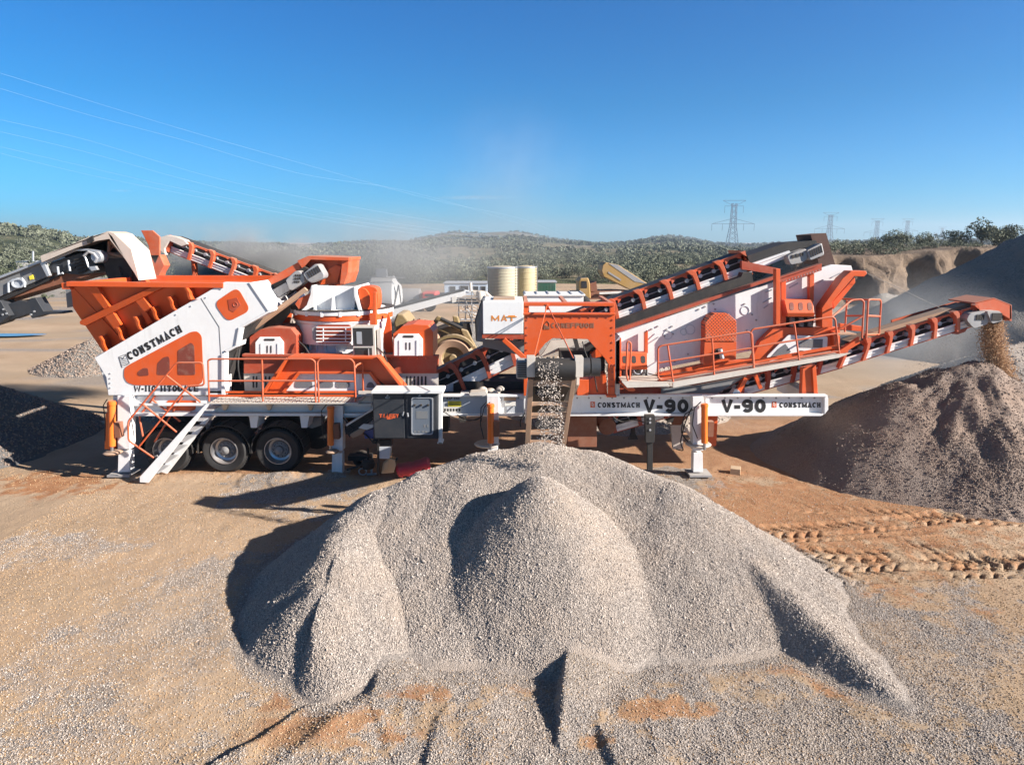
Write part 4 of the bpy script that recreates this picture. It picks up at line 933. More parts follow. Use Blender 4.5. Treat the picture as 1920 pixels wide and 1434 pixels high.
# ---- motor housings left and right
def motor(u0, u1, vt, vb, Y, side):
    m = MB(); w_ = u1-u0
    body = [(u0, vb), (u0, vt+18), (u0+w_*.22, vt+4), (u0+w_*.5, vt), (u1-w_*.12, vt+2), (u1, vt+15), (u1, vb)]
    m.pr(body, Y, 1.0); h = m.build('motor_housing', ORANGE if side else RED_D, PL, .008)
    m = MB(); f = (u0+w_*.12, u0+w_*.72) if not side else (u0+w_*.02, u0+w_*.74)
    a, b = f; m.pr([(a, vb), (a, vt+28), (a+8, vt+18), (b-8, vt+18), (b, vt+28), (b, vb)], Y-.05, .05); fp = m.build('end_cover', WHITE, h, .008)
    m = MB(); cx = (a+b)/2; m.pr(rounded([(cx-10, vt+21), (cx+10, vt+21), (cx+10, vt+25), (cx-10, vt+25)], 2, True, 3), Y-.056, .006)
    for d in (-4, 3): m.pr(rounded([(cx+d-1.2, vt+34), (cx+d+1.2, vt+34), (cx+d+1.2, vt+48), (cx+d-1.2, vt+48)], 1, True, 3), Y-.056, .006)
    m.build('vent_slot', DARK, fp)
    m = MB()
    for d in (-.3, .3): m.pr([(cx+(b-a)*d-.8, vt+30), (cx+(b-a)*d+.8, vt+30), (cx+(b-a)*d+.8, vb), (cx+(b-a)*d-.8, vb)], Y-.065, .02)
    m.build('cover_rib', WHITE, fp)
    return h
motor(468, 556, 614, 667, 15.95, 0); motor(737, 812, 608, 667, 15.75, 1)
# ---- crusher drum
cx = XM(644, 600, 17.2); Yd = 17.25
rv = lambda v, Y=16.1: ZM(v, Y)
R = .5*(XM(733, 620, Yd)-XM(556, 620, Yd)); 
zz = lambda v: ZM(v, Yd-R)
C0 = (cx, Yd, 0)
m = MB(); m.lathe(C0, [(R*.80, zz(672)), (R*.80, zz(650)), (R*.98, zz(648)), (R*.97, zz(610)), (R, zz(608)), (R*1.0, zz(604))], 56); m.lathe(C0, [(R*.86, zz(672)), (R*.86, zz(662)), (R*.0, zz(662))], 56)
for k in range(24):
    a = 2*math.pi*k/24; p = Vector((cx+R*.81*math.cos(a), Yd+R*.81*math.sin(a), zz(668))); m.bar(p, p+Vector((0, 0, zz(650)-zz(668))), .04, .05)
dr = m.build('crusher_drum', WHITE, PL)
m = MB(); m.lathe(C0, [(R*1.0, zz(603)), (R*1.02, zz(603)), (R*1.02, zz(593)), (R*1.0, zz(593))], 56); m.build('orange_band', ORANGE, dr)
m = MB(); m.lathe(C0, [(R*.99, zz(593)), (R*1.04, zz(592)), (R*1.04, zz(585)), (R*.90, zz(584)), (R*.5, zz(582))], 56)
for k in range(18):
    a = 2*math.pi*k/18; p = Vector((cx+R*1.03*math.cos(a), Yd+R*1.03*math.sin(a), zz(594))); m.bar(p, p+Vector((0, 0, zz(583)-zz(594))), .06, .05)
m.build('lid_ring', WHITE, dr)
m = MB(); m.lathe(C0, [(R*1.045, zz(584.5)), (R*1.06, zz(584)), (R*1.06, zz(583)), (R*.9, zz(582.5))], 56); m.build('lid_seal', BLACK, dr)
# upper feed box (white, flared)
m = MB(); Yf = 16.45
m.pr([(584, 535), (668, 537), (667, 550), (678, 585), (564, 583), (575, 572), (582, 552)], Yf, .06)
m.pr([(584, 535), (589, 535), (588, 575), (572, 583), (564, 583), (575, 572), (582, 552)], Yf-.22, .22); m.pr([(663, 537), (669, 537), (669, 550), (680, 586), (673, 586), (664, 556)], Yf-.22, .22)
m.pr([(590, 543), (593, 543), (592, 583), (587, 583)], Yf-.16, .18); m.pr([(622, 557), (625, 557), (626, 584), (620, 584)], Yf-.2, .2); m.pr([(664, 556), (667, 556), (664, 580), (660, 584)], Yf-.16, .18)
m.pr([(584, 535), (668, 537), (678, 585), (564, 583)], Yf+1.5, .06)
m.prism3([W(584, 535, Yf), W(584, 535, Yf)+Vector((0, 1.5, 0)), W(564, 583, Yf)+Vector((0, 1.5, 0)), W(564, 583, Yf)], (.05, 0, 0))
m.prism3([W(668, 537, Yf), W(668, 537, Yf)+Vector((0, 1.5, 0)), W(678, 585, Yf)+Vector((0, 1.5, 0)), W(678, 585, Yf)], (-.05, 0, 0))
m.build('feed_box', WHITE, PL, .006)
# radiator-like hatch on the drum
ya = Yd-R-.03
m = MB(); m.pr(rounded([(594, 610), (658, 610), (658, 644), (594, 644)], 6, True, 4), ya-.03, .08); hh = m.build('drum_hatch', RED_D, dr)
m = MB()
for v in (614, 621, 628, 635, 641): m.ptube([(593, v), (658, v)], ya-.08, .016, 8)
for u in (606, 648): m.ptube([(u, 613), (u, 641)], ya-.075, .014, 8)
m.build('grille_bars', WHITE, hh)
m = MB(); m.pr([(585, 615), (592, 613), (592, 640), (586, 636)], ya+.0, .06); m.build('hinge', STEEL, dr)
# orange round counterweight at right + davit post
m = MB(); p = W(682, 562, 16.55)
m.pr(rounded([(672, 538), (690, 536), (706, 540), (709, 556), (708, 575), (703, 589), (684, 590), (676, 580), (690, 565), (684, 545)], 6, True, 4), 16.4, .5)
m.pr(rounded([(671, 540), (684, 540), (693, 552), (694, 572), (684, 586), (676, 578)], 8, True, 5), 16.3, .1)
m.build('lid_arm', ORANGE, PL, .01)
m = MB(); m.pr([(700, 548), (705, 548), (705, 612), (700, 612)], 16.15, .15); m.pr([(692, 588), (705, 588), (705, 612), (694, 612)], 16.12, .2); m.pr([(728, 586), (732, 600), (737, 660), (724, 662), (714, 640), (722, 612)], 16.6, .08); m.build('davit_post', ORANGE, PL, .006)
# small electric box (open cabinets) in front of the drum
m = MB(); m.pbox(660, 612, 705, 675, 15.55, .35); m.pbox(706, 618, 716, 672, 15.6, .3); bx = m.build('junction_cabinet', WHITE_D, PL, .006)
m = MB(); m.pbox(662, 615, 700, 648, 15.535, .02); m.pbox(664, 652, 698, 673, 15.535, .02); m.build('cabinet_glass', SHADEWIN, bx)
m = MB(); m.pbox(668, 622, 679, 645, 15.528, .006); m.pbox(690, 654, 692, 672, 15.50, .03); m.build('cabinet_paper', ZINC, bx, split=True)
# ---- feed conveyor head above the crusher
m = MB()
m.pr([(488, 530), (505, 522), (560, 491), (563, 500), (566, 509), (490, 551), (494, 537)], 16.6, .05)
m.pr([(558, 492), (580, 481), (650, 484), (646, 534), (600, 534), (592, 520), (575, 500), (563, 505)], 16.8, .06)
m.pr([(557, 489), (578, 480), (654, 483), (654, 489), (582, 487), (566, 503)], 16.55, 1.3)
m.pr([(642, 484), (654, 483), (652, 512), (645, 533), (637, 533)], 16.6, 1.2)
m.pr([(560, 491), (580, 481), (652, 484), (645, 534), (600, 540), (490, 570)], 18.0, .06)
hd = m.build('conveyor_hood', ORANGE_D, PL, .006)
m = MB(); m.pr([(600, 534), (616, 505), (630, 497), (640, 500), (632, 530)], 16.74, .03); m.build('hood_door', ORANGE, hd)
m = MB(); m.pr([(488, 557), (494, 540), (540, 520), (570, 500), (580, 505), (560, 530), (520, 560), (508, 580)], 16.55, .9); m.build('conveyor_frame', DARK, PL)
m = MB(); m.pr([(488, 557), (535, 530), (548, 540), (542, 545), (502, 569)], 16.45, .1); m.pr([(505, 566), (540, 548), (545, 545), (520, 566)], 16.5, .1); m.build('conveyor_side_channel', STEEL, PL, .005)
m = MB()
m.pr(rounded([(535, 525), (553, 508), (562, 508), (571, 519), (571, 530), (547, 545), (542, 543)], 4, True, 4), 16.3, .35)
m.pr(rounded([(567, 514), (590, 495), (597, 496), (608, 515), (607, 522), (584, 531), (577, 527)], 4, True, 4), 16.25, .4)
gb = m.build('gearmotor', STEEL, PL, .02)
m = MB()
for i in range(6): m.pr([(574+i*4, 511-i*2.4), (576+i*4, 510-i*2.4), (582+i*4, 521-i*2.4), (580+i*4, 522-i*2.4)], 16.235, .02)
for i in range(3):
    for j in range(3): m.pr([(552+i*4-j*1, 516+j*6), (554.5+i*4-j, 514+j*6), (556+i*4-j, 517+j*6), (553.5+i*4-j, 519+j*6)], 16.285, .02)
m.build('cooling_fins', DARK, gb)
m = MB(); m.pr([(460, 624), (552, 552), (568, 541), (572, 545), (556, 562), (482, 616), (463, 629)], 16.1, .06); m.pr([(458, 622), (462, 628), (576, 545), (570, 539)], 16.02, .1); m.build('scraper_tray', TAN, PL, .004)
m = MB(); m.pr([(560, 560), (585, 548), (578, 575), (560, 580), (553, 570)], 16.3, .3); m.build('orange_strut', ORANGE_D, PL, .006)
# ---- electrical cabinet
YE = 14.75
m = MB(); m.pbox(698, 738, 822, 823, YE+.02, .55); cab = m.build('electrical_cabinet', DGREY, PL, .01)
m = MB(); m.pbox(699, 739, 759, 821, YE, .02); d1 = m.build('cabinet_door', DGREY, cab, .006)
m = MB(); m.pbox(761, 739, 820, 821, YE, .02); d2 = m.build('cabinet_door', DGREY, cab, .006)
m = MB(); m.ptube([(757, 772), (755, 779)], YE-.03, .014, 8); m.build('handle', ZINC, d1); m = MB(); m.ptube([(764, 774), (765, 781)], YE-.03, .018, 8); m.build('handle', ZINC, d2)
m = MB(); text(m, 'TAAFEY', (711, 783), (748, 783), 7, YE, .3, False, .1); m.build('lettering', REDINK, d1); m = MB(); text(m, 'EF', (725, 786), (741, 785), 4, YE, .3, False, .1); m.build('lettering', REDINK, d1)
m = MB(); m.ring(rounded([(771, 745), (812, 745), (812, 815), (771, 815)], 5, True, 4), rounded([(773, 747), (810, 747), (810, 813), (773, 813)], 4, True, 4), YE-.03, .03); m.build('panel_frame', ZINC, d2)
m = MB(); m.pr(rounded([(773, 747), (810, 747), (810, 813), (773, 813)], 4, True, 4), YE-.012, .012); cp = m.build('control_panel', CPANEL, d2)
m = MB(); m.pbox(780, 771, 802, 785, YE-.016, .006)
for u in (794, 800): m.pbox(u, 796, u+3.5, 801, YE-.016, .006)
for u in (778, 785, 793, 799): m.pbox(u-2, 808, u+2, 811, YE-.016, .006)
m.build('screen', MGREY, cp)
m = MB()
for u in (778, 790, 803): m.lathe(W(u, 759, YE), [(0, -.05), (.022, -.05), (.026, -.01), (.026, .0)], 12, 'Y')
m.build('knob', BLACK, cp, split=True)
m = MB()
for u in (727, 787): m.ptube([(u-4, 746), (u, 739.5), (u+4, 746), (u-4, 746)], YE-.006, .007, 5); m.ptube([(u, 741.5), (u, 744)], YE-.006, .008, 5)
m.build('warning_triangle', PAPER, cab)
m = MB(); m.pr([(696, 733), (829, 733), (831, 735), (831, 738), (696, 738)], YE-.10, .6); m.pr([(822, 737), (829, 737), (829, 832), (822, 832)], YE+.1, .1); m.pbox(820, 829, 830, 832, YE+.1, .3); m.build('cabinet_canopy', WHITE, cab, .005)
m = MB(); m.ptube([(701, 823), (708, 825)], YE+.3, .1, 8); m.pr([(708, 824), (733, 824), (733, 838), (708, 838)], YE+.15, .25); m.build('cable_duct', DARK, cab)
m = MB(); m.pr([(710, 838), (732, 838), (730, 860), (710, 860)], YE+.12, .25); m.build('pale_cover', LGREY, cab, .006)
m = MB(); m.pr([(708, 824), (711, 824), (711, 890), (706, 890)], YE+.1, .08); m.build('support_post', BLACK, cab)
# tangle left of cabinet
m = MB(); m.pr([(646, 800), (700, 770), (700, 776), (700, 782), (648, 815)], 15.3, .1); m.pr([(650, 812), (700, 784), (700, 786), (655, 820)], 15.25, .08); m.build('lower_belt_frame', DARK, PL)
m = MB(); m.pr([(648, 796), (700, 765), (700, 768), (650, 799)], 15.22, .08); m.build('belt_edge_strip', ZINC, PL)
m = MB(); m.pr([(655, 815), (680, 800), (686, 806), (678, 815), (660, 822)], 15.2, .3); m.build('tail_drum', TAN, PL, .02)
m = MB(); m.pr([(672, 802), (681, 795), (700, 796), (700, 801), (688, 806)], 15.1, .04); m.build('white_cloth', PAPER, PL)
m = MB(); m.pr([(682, 808), (700, 804), (700, 822), (684, 822)], 15.3, .2); m.build('blue_box', BLUEP, PL)
m = MB(); m.pr([(648, 783), (680, 779), (697, 781), (697, 779), (646, 779), (660, 802)], 15.9, .1); m.build('orange_gusset', ORANGE, PL)
# ---- gantry frame in the middle
YG = 15.35
arch = [(983, 590), (1153, 590), (1153, 745), (1141, 745), (1141, 683), (1134, 672), (1102, 636), (1036, 634), (1022, 644), (1003, 668), (1000, 674), (983, 674)]
m = MB(); m.pr(arch, YG, .12)
m.pr([(982, 568), (1153, 568), (1153, 574), (982, 574)], YG-.03, .3); m.pr([(982, 572), (990, 572), (990, 590), (982, 590)], YG, .12); m.pr([(1144, 572), (1152, 572), (1152, 590), (1144, 590)], YG, .12)
m.pr([(981, 587), (1154, 587), (1154, 590.5), (981, 590.5)], YG-.05, .2)
m.pr([(982, 710), (989, 710), (989, 742), (982, 742)], YG+.1, .15)
gn = m.build('gantry_frame', ORANGE, PL, .006)
m = MB(); m.pr([(982, 568), (1153, 568), (1153, 574), (982, 574)], YG+2.6, .2); m.pr([(1144, 574), (1153, 574), (1153, 740), (1144, 740)], YG+2.6, .14); m.pr([(984, 574), (992, 574), (992, 740), (984, 740)], YG+2.6, .14)
for u in (984, 1060, 1146): m.pr([(u, 569), (u+7, 569), (u+7, 574), (u, 574)], YG+.27, 2.3)
m.build('gantry_rear_frame', ORANGE_D, gn)
m = MB(); m.pr([(1154, 640), (1162, 630), (1162, 742), (1154, 742)], YG+.15, .5); m.build('gantry_side_post', ZINC, gn)
m = MB(); m.pr([(1141, 745), (1143, 725), (1151, 725), (1153, 745)], YG-.05, .1); m.pr([(1138, 741), (1156, 741), (1156, 745), (1138, 745)], YG-.08, .2); m.build('gantry_foot', ORANGE, gn, .004)
m = MB(); text(m, 'CONEFPUOH', (1033, 615), (1114, 615), 9.5, YG, .27, False, .15, .005); m.build('lettering', CLAYSTEEL, gn)
m = MB(); m.ptube([(1020, 617), (1020, 609), (1026, 602), (1030, 606), (1030, 617), (1020, 617)], YG-.004, .008, 5)
for k in range(3): m.ptube([(1021, 609+k*2.5), (1029, 614+k*1.2)], YG-.004, .008, 5)
m.build('emblem', CLAYSTEEL, gn)
m = MB(); p = W(1026, 571, YG-.04)
for q in (W(1001, 671, 12.5), W(1076, 674, 12.5)): m.tube([p, q], .012, 6)
m.bar(p, p+Vector((0, .1, -.1)), .08); m.build('stay_cable', ORANGE, gn)
# MAT box
m = MB(); m.pbox(905, 566, 981, 626, YG-.05, 1.6); mx = m.build('machine_cabinet', WHITE, PL, .01)
m = MB(); m.pr([(904, 626), (982, 628), (982, 636), (904, 634)], YG-.03, 1.5); m.build('cabinet_sill', RED_D, mx)
m = MB(); text(m, 'MAT', (920, 602), (966, 602), 10.5, YG-.05, .22, False, .08); m.ptube([(950, 594), (969, 594)], YG-.056, .012, 5); m.build('lettering', OCHRE, mx)
m = MB(); m.pr([(925, 559), (965, 559), (967, 566), (922, 566)], YG+.5, .6); m.build('dust_cap', TAN, mx, .01)
m = MB(); m.pr([(893, 640), (905, 560), (909, 560), (909, 640)], YG+.3, .1); m.pr([(905, 637), (985, 640), (985, 668), (905, 650)], YG+.8, .1); m.build('grey_guard', MGREY, mx)
m = MB(); m.bar(W(944, 636, YG-.02), W(983, 671, YG-.02), .1, .1); m.build('diagonal_brace', ORANGE, gn, .006)
# side discharge conveyor reaching towards the viewer
YH = 11.45
m = MB()
hc = W(1040, 692, YH); rr = .185; a = W(1003, 692, YH).x; b = W(1078, 692, YH).x
dh = MB().lathe(Vector((a, YH, hc.z)), [(0, 0), (rr, 0), (rr, b-a), (0, b-a)], 32, 'X').build('discharge_conveyor', BELT, PL)
SLO = .42
def cpt(x, s, dz=0): return Vector((x, YH+s, hc.z-s*SLO+dz))
m = MB(); L = 3.9
m.prism3([cpt(a+.03, 0, rr), cpt(b-.03, 0, rr), cpt(b-.03, L, rr), cpt(a+.03, L, rr)], (0, 0, -.012))
m.prism3([cpt(a+.03, 0, -rr), cpt(b-.03, 0, -rr), cpt(b-.03, L, -rr), cpt(a+.03, L, -rr)], (0, 0, .012)); m.build('belt', BELT, dh)
m = MB()
for x in (a-.09, b+.04):
    m.add([Vector((x, YH+.12, hc.z+.12)), Vector((x, YH+.12, hc.z-.30)), cpt(x, L, -.35), cpt(x, L, .1), Vector((x+.05, YH+.12, hc.z+.12)), Vector((x+.05, YH+.12, hc.z-.30)), cpt(x+.05, L, -.35), cpt(x+.05, L, .1)],
          [(0, 1, 2, 3), (4, 7, 6, 5), (0, 4, 5, 1), (1, 5, 6, 2), (2, 6, 7, 3), (3, 7, 4, 0)])
    m.box(x-.05, x+.09, YH-.1, YH+.15, hc.z-.12, hc.z+.22)
m.prism3([Vector((a-.09, YH+.2, hc.z-.24)), Vector((b+.09, YH+.2, hc.z-.24)), Vector((b+.09, YH+.2, hc.z-.34)), Vector((a-.09, YH+.2, hc.z-.34))], (0, .06, 0))
m.build('conveyor_side_frame', WHITE_D, dh, .004)
m = MB(); m.pr([(990, 675), (1003, 672), (1003, 684), (1002, 710), (990, 712)], YH+.05, .3); m.build('belt_guard', CLAYSTEEL, dh)
m = MB(); m.pbox(968, 677, 989, 711, YH+.1, .35); mo = m.build('gearmotor', STEEL, dh, .03)
m = MB()
for i in range(7): m.pbox(970, 680+i*4.2, 988, 682+i*4.2, YH+.085, .02)
m.build('cooling_fins', DGREY, mo)
m = MB()
for k in range(2): 
    x0 = b+.12+k*.18; m.lathe(Vector((x0, YH+.3, hc.z-.02)), [(0, 0), (.16, 0), (.16, .16), (0, .16)], 20, 'X')
m.build('drive_motor', DGREY, dh)
m = MB(); Yl0, Yl1 = YH+.1, YH+.9
m.prism3([W(991, 711, YH), W(1000, 711, YH), W(994, 840, YH+.5), W(984, 840, YH+.5)], (0, .06, 0)); m.prism3([W(1072, 711, YH), W(1080, 711, YH), W(1060, 840, YH+.5), W(1052, 840, YH+.5)], (0, .06, 0))
for v in (716, 757, 777, 812, 828):
    t = (v-711)/129; u0 = 996-6*t; u1 = 1076-20*t; yy = YH+.5*t+.02
    m.prism3([W(u0, v-3, yy), W(u1, v-3, yy), W(u1, v+3, yy), W(u0, v+3, yy)], (0, .07, 0))
for v0, v1, s in ((719, 757, 1), (757, 777, -1), (780, 812, 1)):
    t = (v0-711)/129; yy = YH+.5*t+.04; u0 = 998-6*t; u1 = 1074-20*t; mid = (u0+u1)/2
    m.ptube([(u0, v0+3, yy), (mid, v0-1, yy), (u1, v0+6, yy)], yy, .02, 6)
m.build('ladder_frame', TAN, dh, .004)
m = MB()
for v in (731, 792): m.pr([(1003, v), (1015, v-9), (1040, v-10), (1048, v), (1048, v+10), (1015, v+14), (1003, v+8)], YH+.65, .05)
m.build('cleaner_flap', DARK, dh, split=True)
# parts seen through the arch
m = MB(); m.pr([(1020, 660), (1032, 640), (1090, 634), (1112, 634), (1010, 672)], 16.4, .1); m.build('inner_channel', WHITE_D, gn)
m = MB(); m.pr([(1050, 658), (1108, 658), (1104, 676), (1050, 674)], 15.9, .5); m.pr([(1074, 634), (1082, 634), (1088, 657), (1080, 657)], 15.8, .1); m.pr([(1096, 652), (1118, 640), (1128, 655), (1100, 660)], 15.7, .4); m.build('inner_beam', DARK, gn)
m = MB(); m.pr([(1108, 665), (1122, 650), (1135, 667), (1112, 672)], 15.6, .3); m.pr([(1086, 676), (1116, 674), (1116, 690), (1086, 690)], 15.7, .4); m.pr([(1082, 712), (1104, 712), (1104, 741), (1082, 741)], 15.45, .5); m.pr([(1104, 712), (1118, 705), (1136, 700), (1139, 741), (1104, 741)], 15.55, .4)
m.build('inner_orange_panel', ORANGE, gn, .006, split=True)
m = MB(); m.pr([(1116, 668), (1134, 668), (1134, 702), (1116, 705)], 15.9, .3); m.pr([(1002, 712), (1082, 712), (1082, 741), (1002, 741)], 16.1, .5); m.build('inner_dark_box', DARK, gn, split=True)
# ---- inclined belt conveyors with arched side frames
def side_frame(p0, p1, q0, q1, Y, n, name, parent, depth=1.15, fm=None, white=True, arch_out=True, i0=0):
    """p0->p1 top edge pixels, q0->q1 bottom edge pixels; n bays"""
    P0, P1, Q0, Q1 = map(Vector, (p0, p1, q0, q1)); fm = fm or ORANGE
    def T(s, t): a = P0.lerp(P1, s); b = Q0.lerp(Q1, s); return tuple(a.lerp(b, t))
    root = MB()
    root.pr([T(0, -.02), T(1, -.02), T(1, .10), T(0, .10)], Y, .05); root.pr([T(0, .96), T(1, .96), T(1, 1.02), T(0, 1.02)], Y, .05)
    for k in range(n+1):
        s = k/n; w = .17/n
        a, b = max(0, s-w), min(1, s+w)
        root.pr([T(max(0, s-w*1.1), -.05), T(s+w*.1 if s < 1 else 1, -.05), T(min(1, s+w*.75), .12), T(min(1, s+w*.95), .5), T(min(1, s+w*.95), 1.03), T(max(0, s+w*.15), 1.03), T(max(0, s+w*.15), .5), T(max(0, s-w*.1), .22), T(max(0, s-w*.6), .10)], Y-.12, .16)
    g = root
    for k in range(n):   # rounded opening corners
        for (sa, sb_) in ((k/n+.03, k/n+.03+.18/n), ((k+1)/n-.03, (k+1)/n-.03-.18/n)):
            g.pr([T(sa, .08), T(sb_, .08), T(sa, .26)], Y-.01, .03)
    o = root.build(name, fm, parent, .005)
    c = MB(); c.pr([T(0, .62), T(1, .62), T(1, .97), T(0, .97)], Y-.02, .03); c.pr([T(0, .60), T(1, .60), T(1, .655), T(0, .655)], Y-.06, .05); c.pr([T(0, .78), T(1, .78), T(1, .81), T(0, .81)], Y-.04, .03)
    c.build('channel', WHITE if white else WHITE_D, o, .004)
    b = MB(); b.pr([T(0, .08), T(1, .08), T(1, .6), T(0, .6)], Y+.22, .05)
    b.pr([T(0, .02), T(1, .02), T(1, .10), T(0, .10)], Y+.2, depth-.3)
    b.build('belt', BELT, o)
    r = MB()
    for k in range(2*n):
        s = (k+.5)/(2*n); x, y = T(s, .34); r.lathe(W(x, y, Y+.12), [(0, 0), (.05, 0), (.05, .1), (0, .1)], 10, 'Y'); r.ptube([T(s-.3/n, .34), T(s+.2/n, .34)], Y+.17, .014, 6)
    r.build('roller', ZINC, o)
    t = MB(); t.pr([T(0, -.02), T(1, -.02), T(1, .06), T(0, .06)], Y+depth, .05); t.pr([T(0, .6), T(1, .6), T(1, 1.02), T(0, 1.02)], Y+depth, .05)
    t.build('far_side_frame', ORANGE_D, o)
    return o
side_frame((742, 733), (1000, 607), (770, 778), (1010, 664), 16.55, 5, 'transfer_conveyor', PL, fm=RED_D)  # dark red frame: its shade is put into the paint colour
side_frame((1046, 598), (1398, 472), (1052, 640), (1410, 513), 16.75, 7, 'screen_feed_conveyor', PL, fm=ORANGE_D)
m = MB(); m.pr([(1060, 586), (1394, 470), (1396, 476), (1060, 598)], 17.9, .06)
m.pr([(1394, 470), (1398, 476), (1408, 512), (1402, 512)], 16.7, 1.2)
m.build('conveyor_cover_edge', ORANGE, PL)
m = MB(); m.pr([(1395, 482), (1475, 455), (1530, 451), (1533, 458), (1490, 470), (1400, 500)], 16.85, .9); m.build('conveyor_nose_belt', BELT, PL)
m = MB(); m.pr([(1404, 496), (1480, 470), (1482, 473), (1405, 500)], 16.75, .1); m.pr([(1405, 500), (1482, 473), (1490, 478), (1424, 503), (1407, 509)], 16.8, .06); m.build('conveyor_nose_channel', WHITE, PL)
m = MB(); m.pr(rounded([(1475, 480), (1492, 472), (1510, 466), (1516, 473), (1514, 486), (1504, 493), (1482, 497)], 4, True, 4), 16.6, .3); m.pr(rounded([(1512, 470), (1541, 455), (1546, 478), (1519, 489)], 4, True, 4), 16.55, .35)
gm = m.build('gearmotor', STEEL, PL, .02)
m = MB()
for i in range(6): m.pr([(1518+i*4, 470-i*1.8), (1520+i*4, 469-i*1.8), (1523+i*4, 482-i*1.8), (1521+i*4, 483-i*1.8)], 16.535, .02)
for i in range(3): m.pbox(1485+i*8, 478-i*2, 1490+i*8, 484-i*2, 16.585, .02)
m.build('cooling_fins', DARK, gm)
m = MB(); m.pr([(1520, 440), (1549, 437), (1566, 497), (1536, 497)], 17.0, .9); m.pr([(1536, 480), (1557, 472), (1558, 475), (1538, 483)], 16.95, .06); m.build('rubber_deflector', BROWNSTEEL, PL)
m = MB(); m.pr([(1391, 489), (1463, 504), (1463, 516), (1391, 505)], 16.6, .15); m.build('top_cross_beam', RED_D, PL)
# dusty tray and black plate over the screen
m = MB(); m.pr([(1154, 604), (1396, 521), (1398, 531), (1154, 612)], 16.45, .4); m.build('dusty_tray', WHITE_D, PL)
m = MB(); m.pr([(1154, 600), (1410, 508), (1412, 532), (1154, 618)], 16.6, .1); m.build('dusty_backing', STEEL, PL)
m = MB(); m.pr([(1153, 603), (1390, 519), (1393, 511), (1410, 511), (1413, 531), (1153, 622)], 16.2, .3); m.build('rubber_skirt', BLACK, PL)
# ---- vibrating screen: white side wall
YV = 16.0
sc = MB().pr([(1153, 624), (1455, 528), (1560, 496), (1596, 498), (1600, 512), (1545, 580), (1530, 610), (1500, 640), (1240, 690), (1205, 716), (1156, 716)], YV, .08).build('screen_box', WHITE, PL, .006)
MB().pr([(1153, 628), (1455, 532), (1560, 500), (1590, 502), (1545, 580), (1500, 640), (1240, 690), (1205, 716), (1156, 716)], YV+2.0, .08).build('screen_rear_wall', WHITE_D, sc)
m = MB(); m.pr([(1153, 618), (1455, 517), (1455, 523), (1153, 625)], YV-.1, .16); m.pr([(1462, 521), (1541, 495), (1541, 507), (1462, 533)], YV-.08, .06); m.pr([(1462, 520), (1541, 494), (1541, 496.5), (1462, 522.5)], YV-.14, .2)
m.build('screen_top_flange', RED_D, sc, .004)
m = MB()
for i in range(13):
    u = 1468+i*5.6; v = 527-(u-1468)*.325; m.pr([(u, v), (u+1.2, v-.4), (u+1.2, v+2.2), (u, v+2.6)], YV-.085, .008)
for (u, v) in [(1322, 575), (1338, 570), (1341, 580), (1310, 580), (1396, 570), (1410, 590), (1418, 600), (1400, 620), (1412, 650), (1285, 640), (1250, 618), (1260, 612), (1262, 626), (1246, 630), (1225, 600), (1222, 617), (1233, 612), (1290, 664), (1265, 678), (1530, 500), (1245, 690)]: m.lathe(W(u, v, YV-.01), [(0, -.012), (.022, -.012), (.022, .02)], 8, 'Y')
m.build('bolt', STEEL, sc)
m = MB()
for a, b in (((1215, 645), (1235, 632)), ((1217, 636), (1228, 626)), ((1215, 688), (1231, 678)), ((1435, 548), (1448, 543)), ((1430, 568), (1447, 558)), ((1432, 578), (1440, 572)), ((1480, 540), (1496, 531)), ((1530, 532), (1544, 524)), ((1560, 520), (1576, 512))): m.ptube([a, b], YV-.008, .014, 6)
for c_ in ((1252, 628, 8), (1294, 618, 9), (1282, 622, 6), (1397, 582, 8)): m.ptube(arc(c_[0], c_[1], c_[2], c_[2], 0, 360, 20), YV-.006, .007, 5)
m.build('slot_cut', LGREY, sc)
m = MB(); m.pr([(1455, 504), (1463, 504), (1463, 612), (1455, 612)], YV-.45, .18); m.pr([(1465, 530), (1474, 527), (1474, 612), (1465, 612)], YV-.2, .1); m.pr([(1518, 517), (1527, 513), (1526, 565), (1518, 570)], YV-.2, .14)
m.pr([(1209, 624), (1215, 620), (1215, 662), (1209, 662)], YV-.2, .14); m.pr([(1154, 640), (1165, 634), (1165, 720), (1154, 720)], YV-.5, .3)
m.build('screen_post', ORANGE, PL, .006, split=True)
# perforated drive guard
m = MB(); m.pr([(1322, 606), (1332, 592), (1340, 588), (1366, 588), (1381, 602), (1381, 640), (1322, 640)], YV-.35, .35); dg = m.build('drive_guard', PERF, PL, .01)
m = MB(); m.pr([(1321, 640), (1381, 641), (1380, 674), (1319, 684)], YV-.33, .33); m.build('guard_base', ORANGE, dg, .006)
m = MB(); m.pr([(1342, 654), (1354, 652), (1356, 672), (1340, 673)], YV-.34, .02); m.build('guard_opening', DARK, dg)
m = MB(); m.ptube([(1350, 655), (1354, 672)], YV-.4, .05, 10); m.build('shaft_end', ZINC, dg)
m = MB(); m.pr([(1212, 715), (1240, 700), (1320, 683), (1410, 673), (1425, 640), (1452, 614), (1575, 614), (1575, 664), (1560, 668), (1240, 716)], YV-.25, .2); ls = m.build('lower_side_frame', ORANGE, PL, .006)
m = MB(); m.pr(rounded([(1437, 676), (1438, 668), (1478, 628), (1552, 631), (1551, 655), (1530, 660), (1500, 657), (1480, 668), (1445, 677)], 3, True, 3), YV-.30, .04); wpn = m.build('mesh_panel_frame', WHITE, ls, .004)
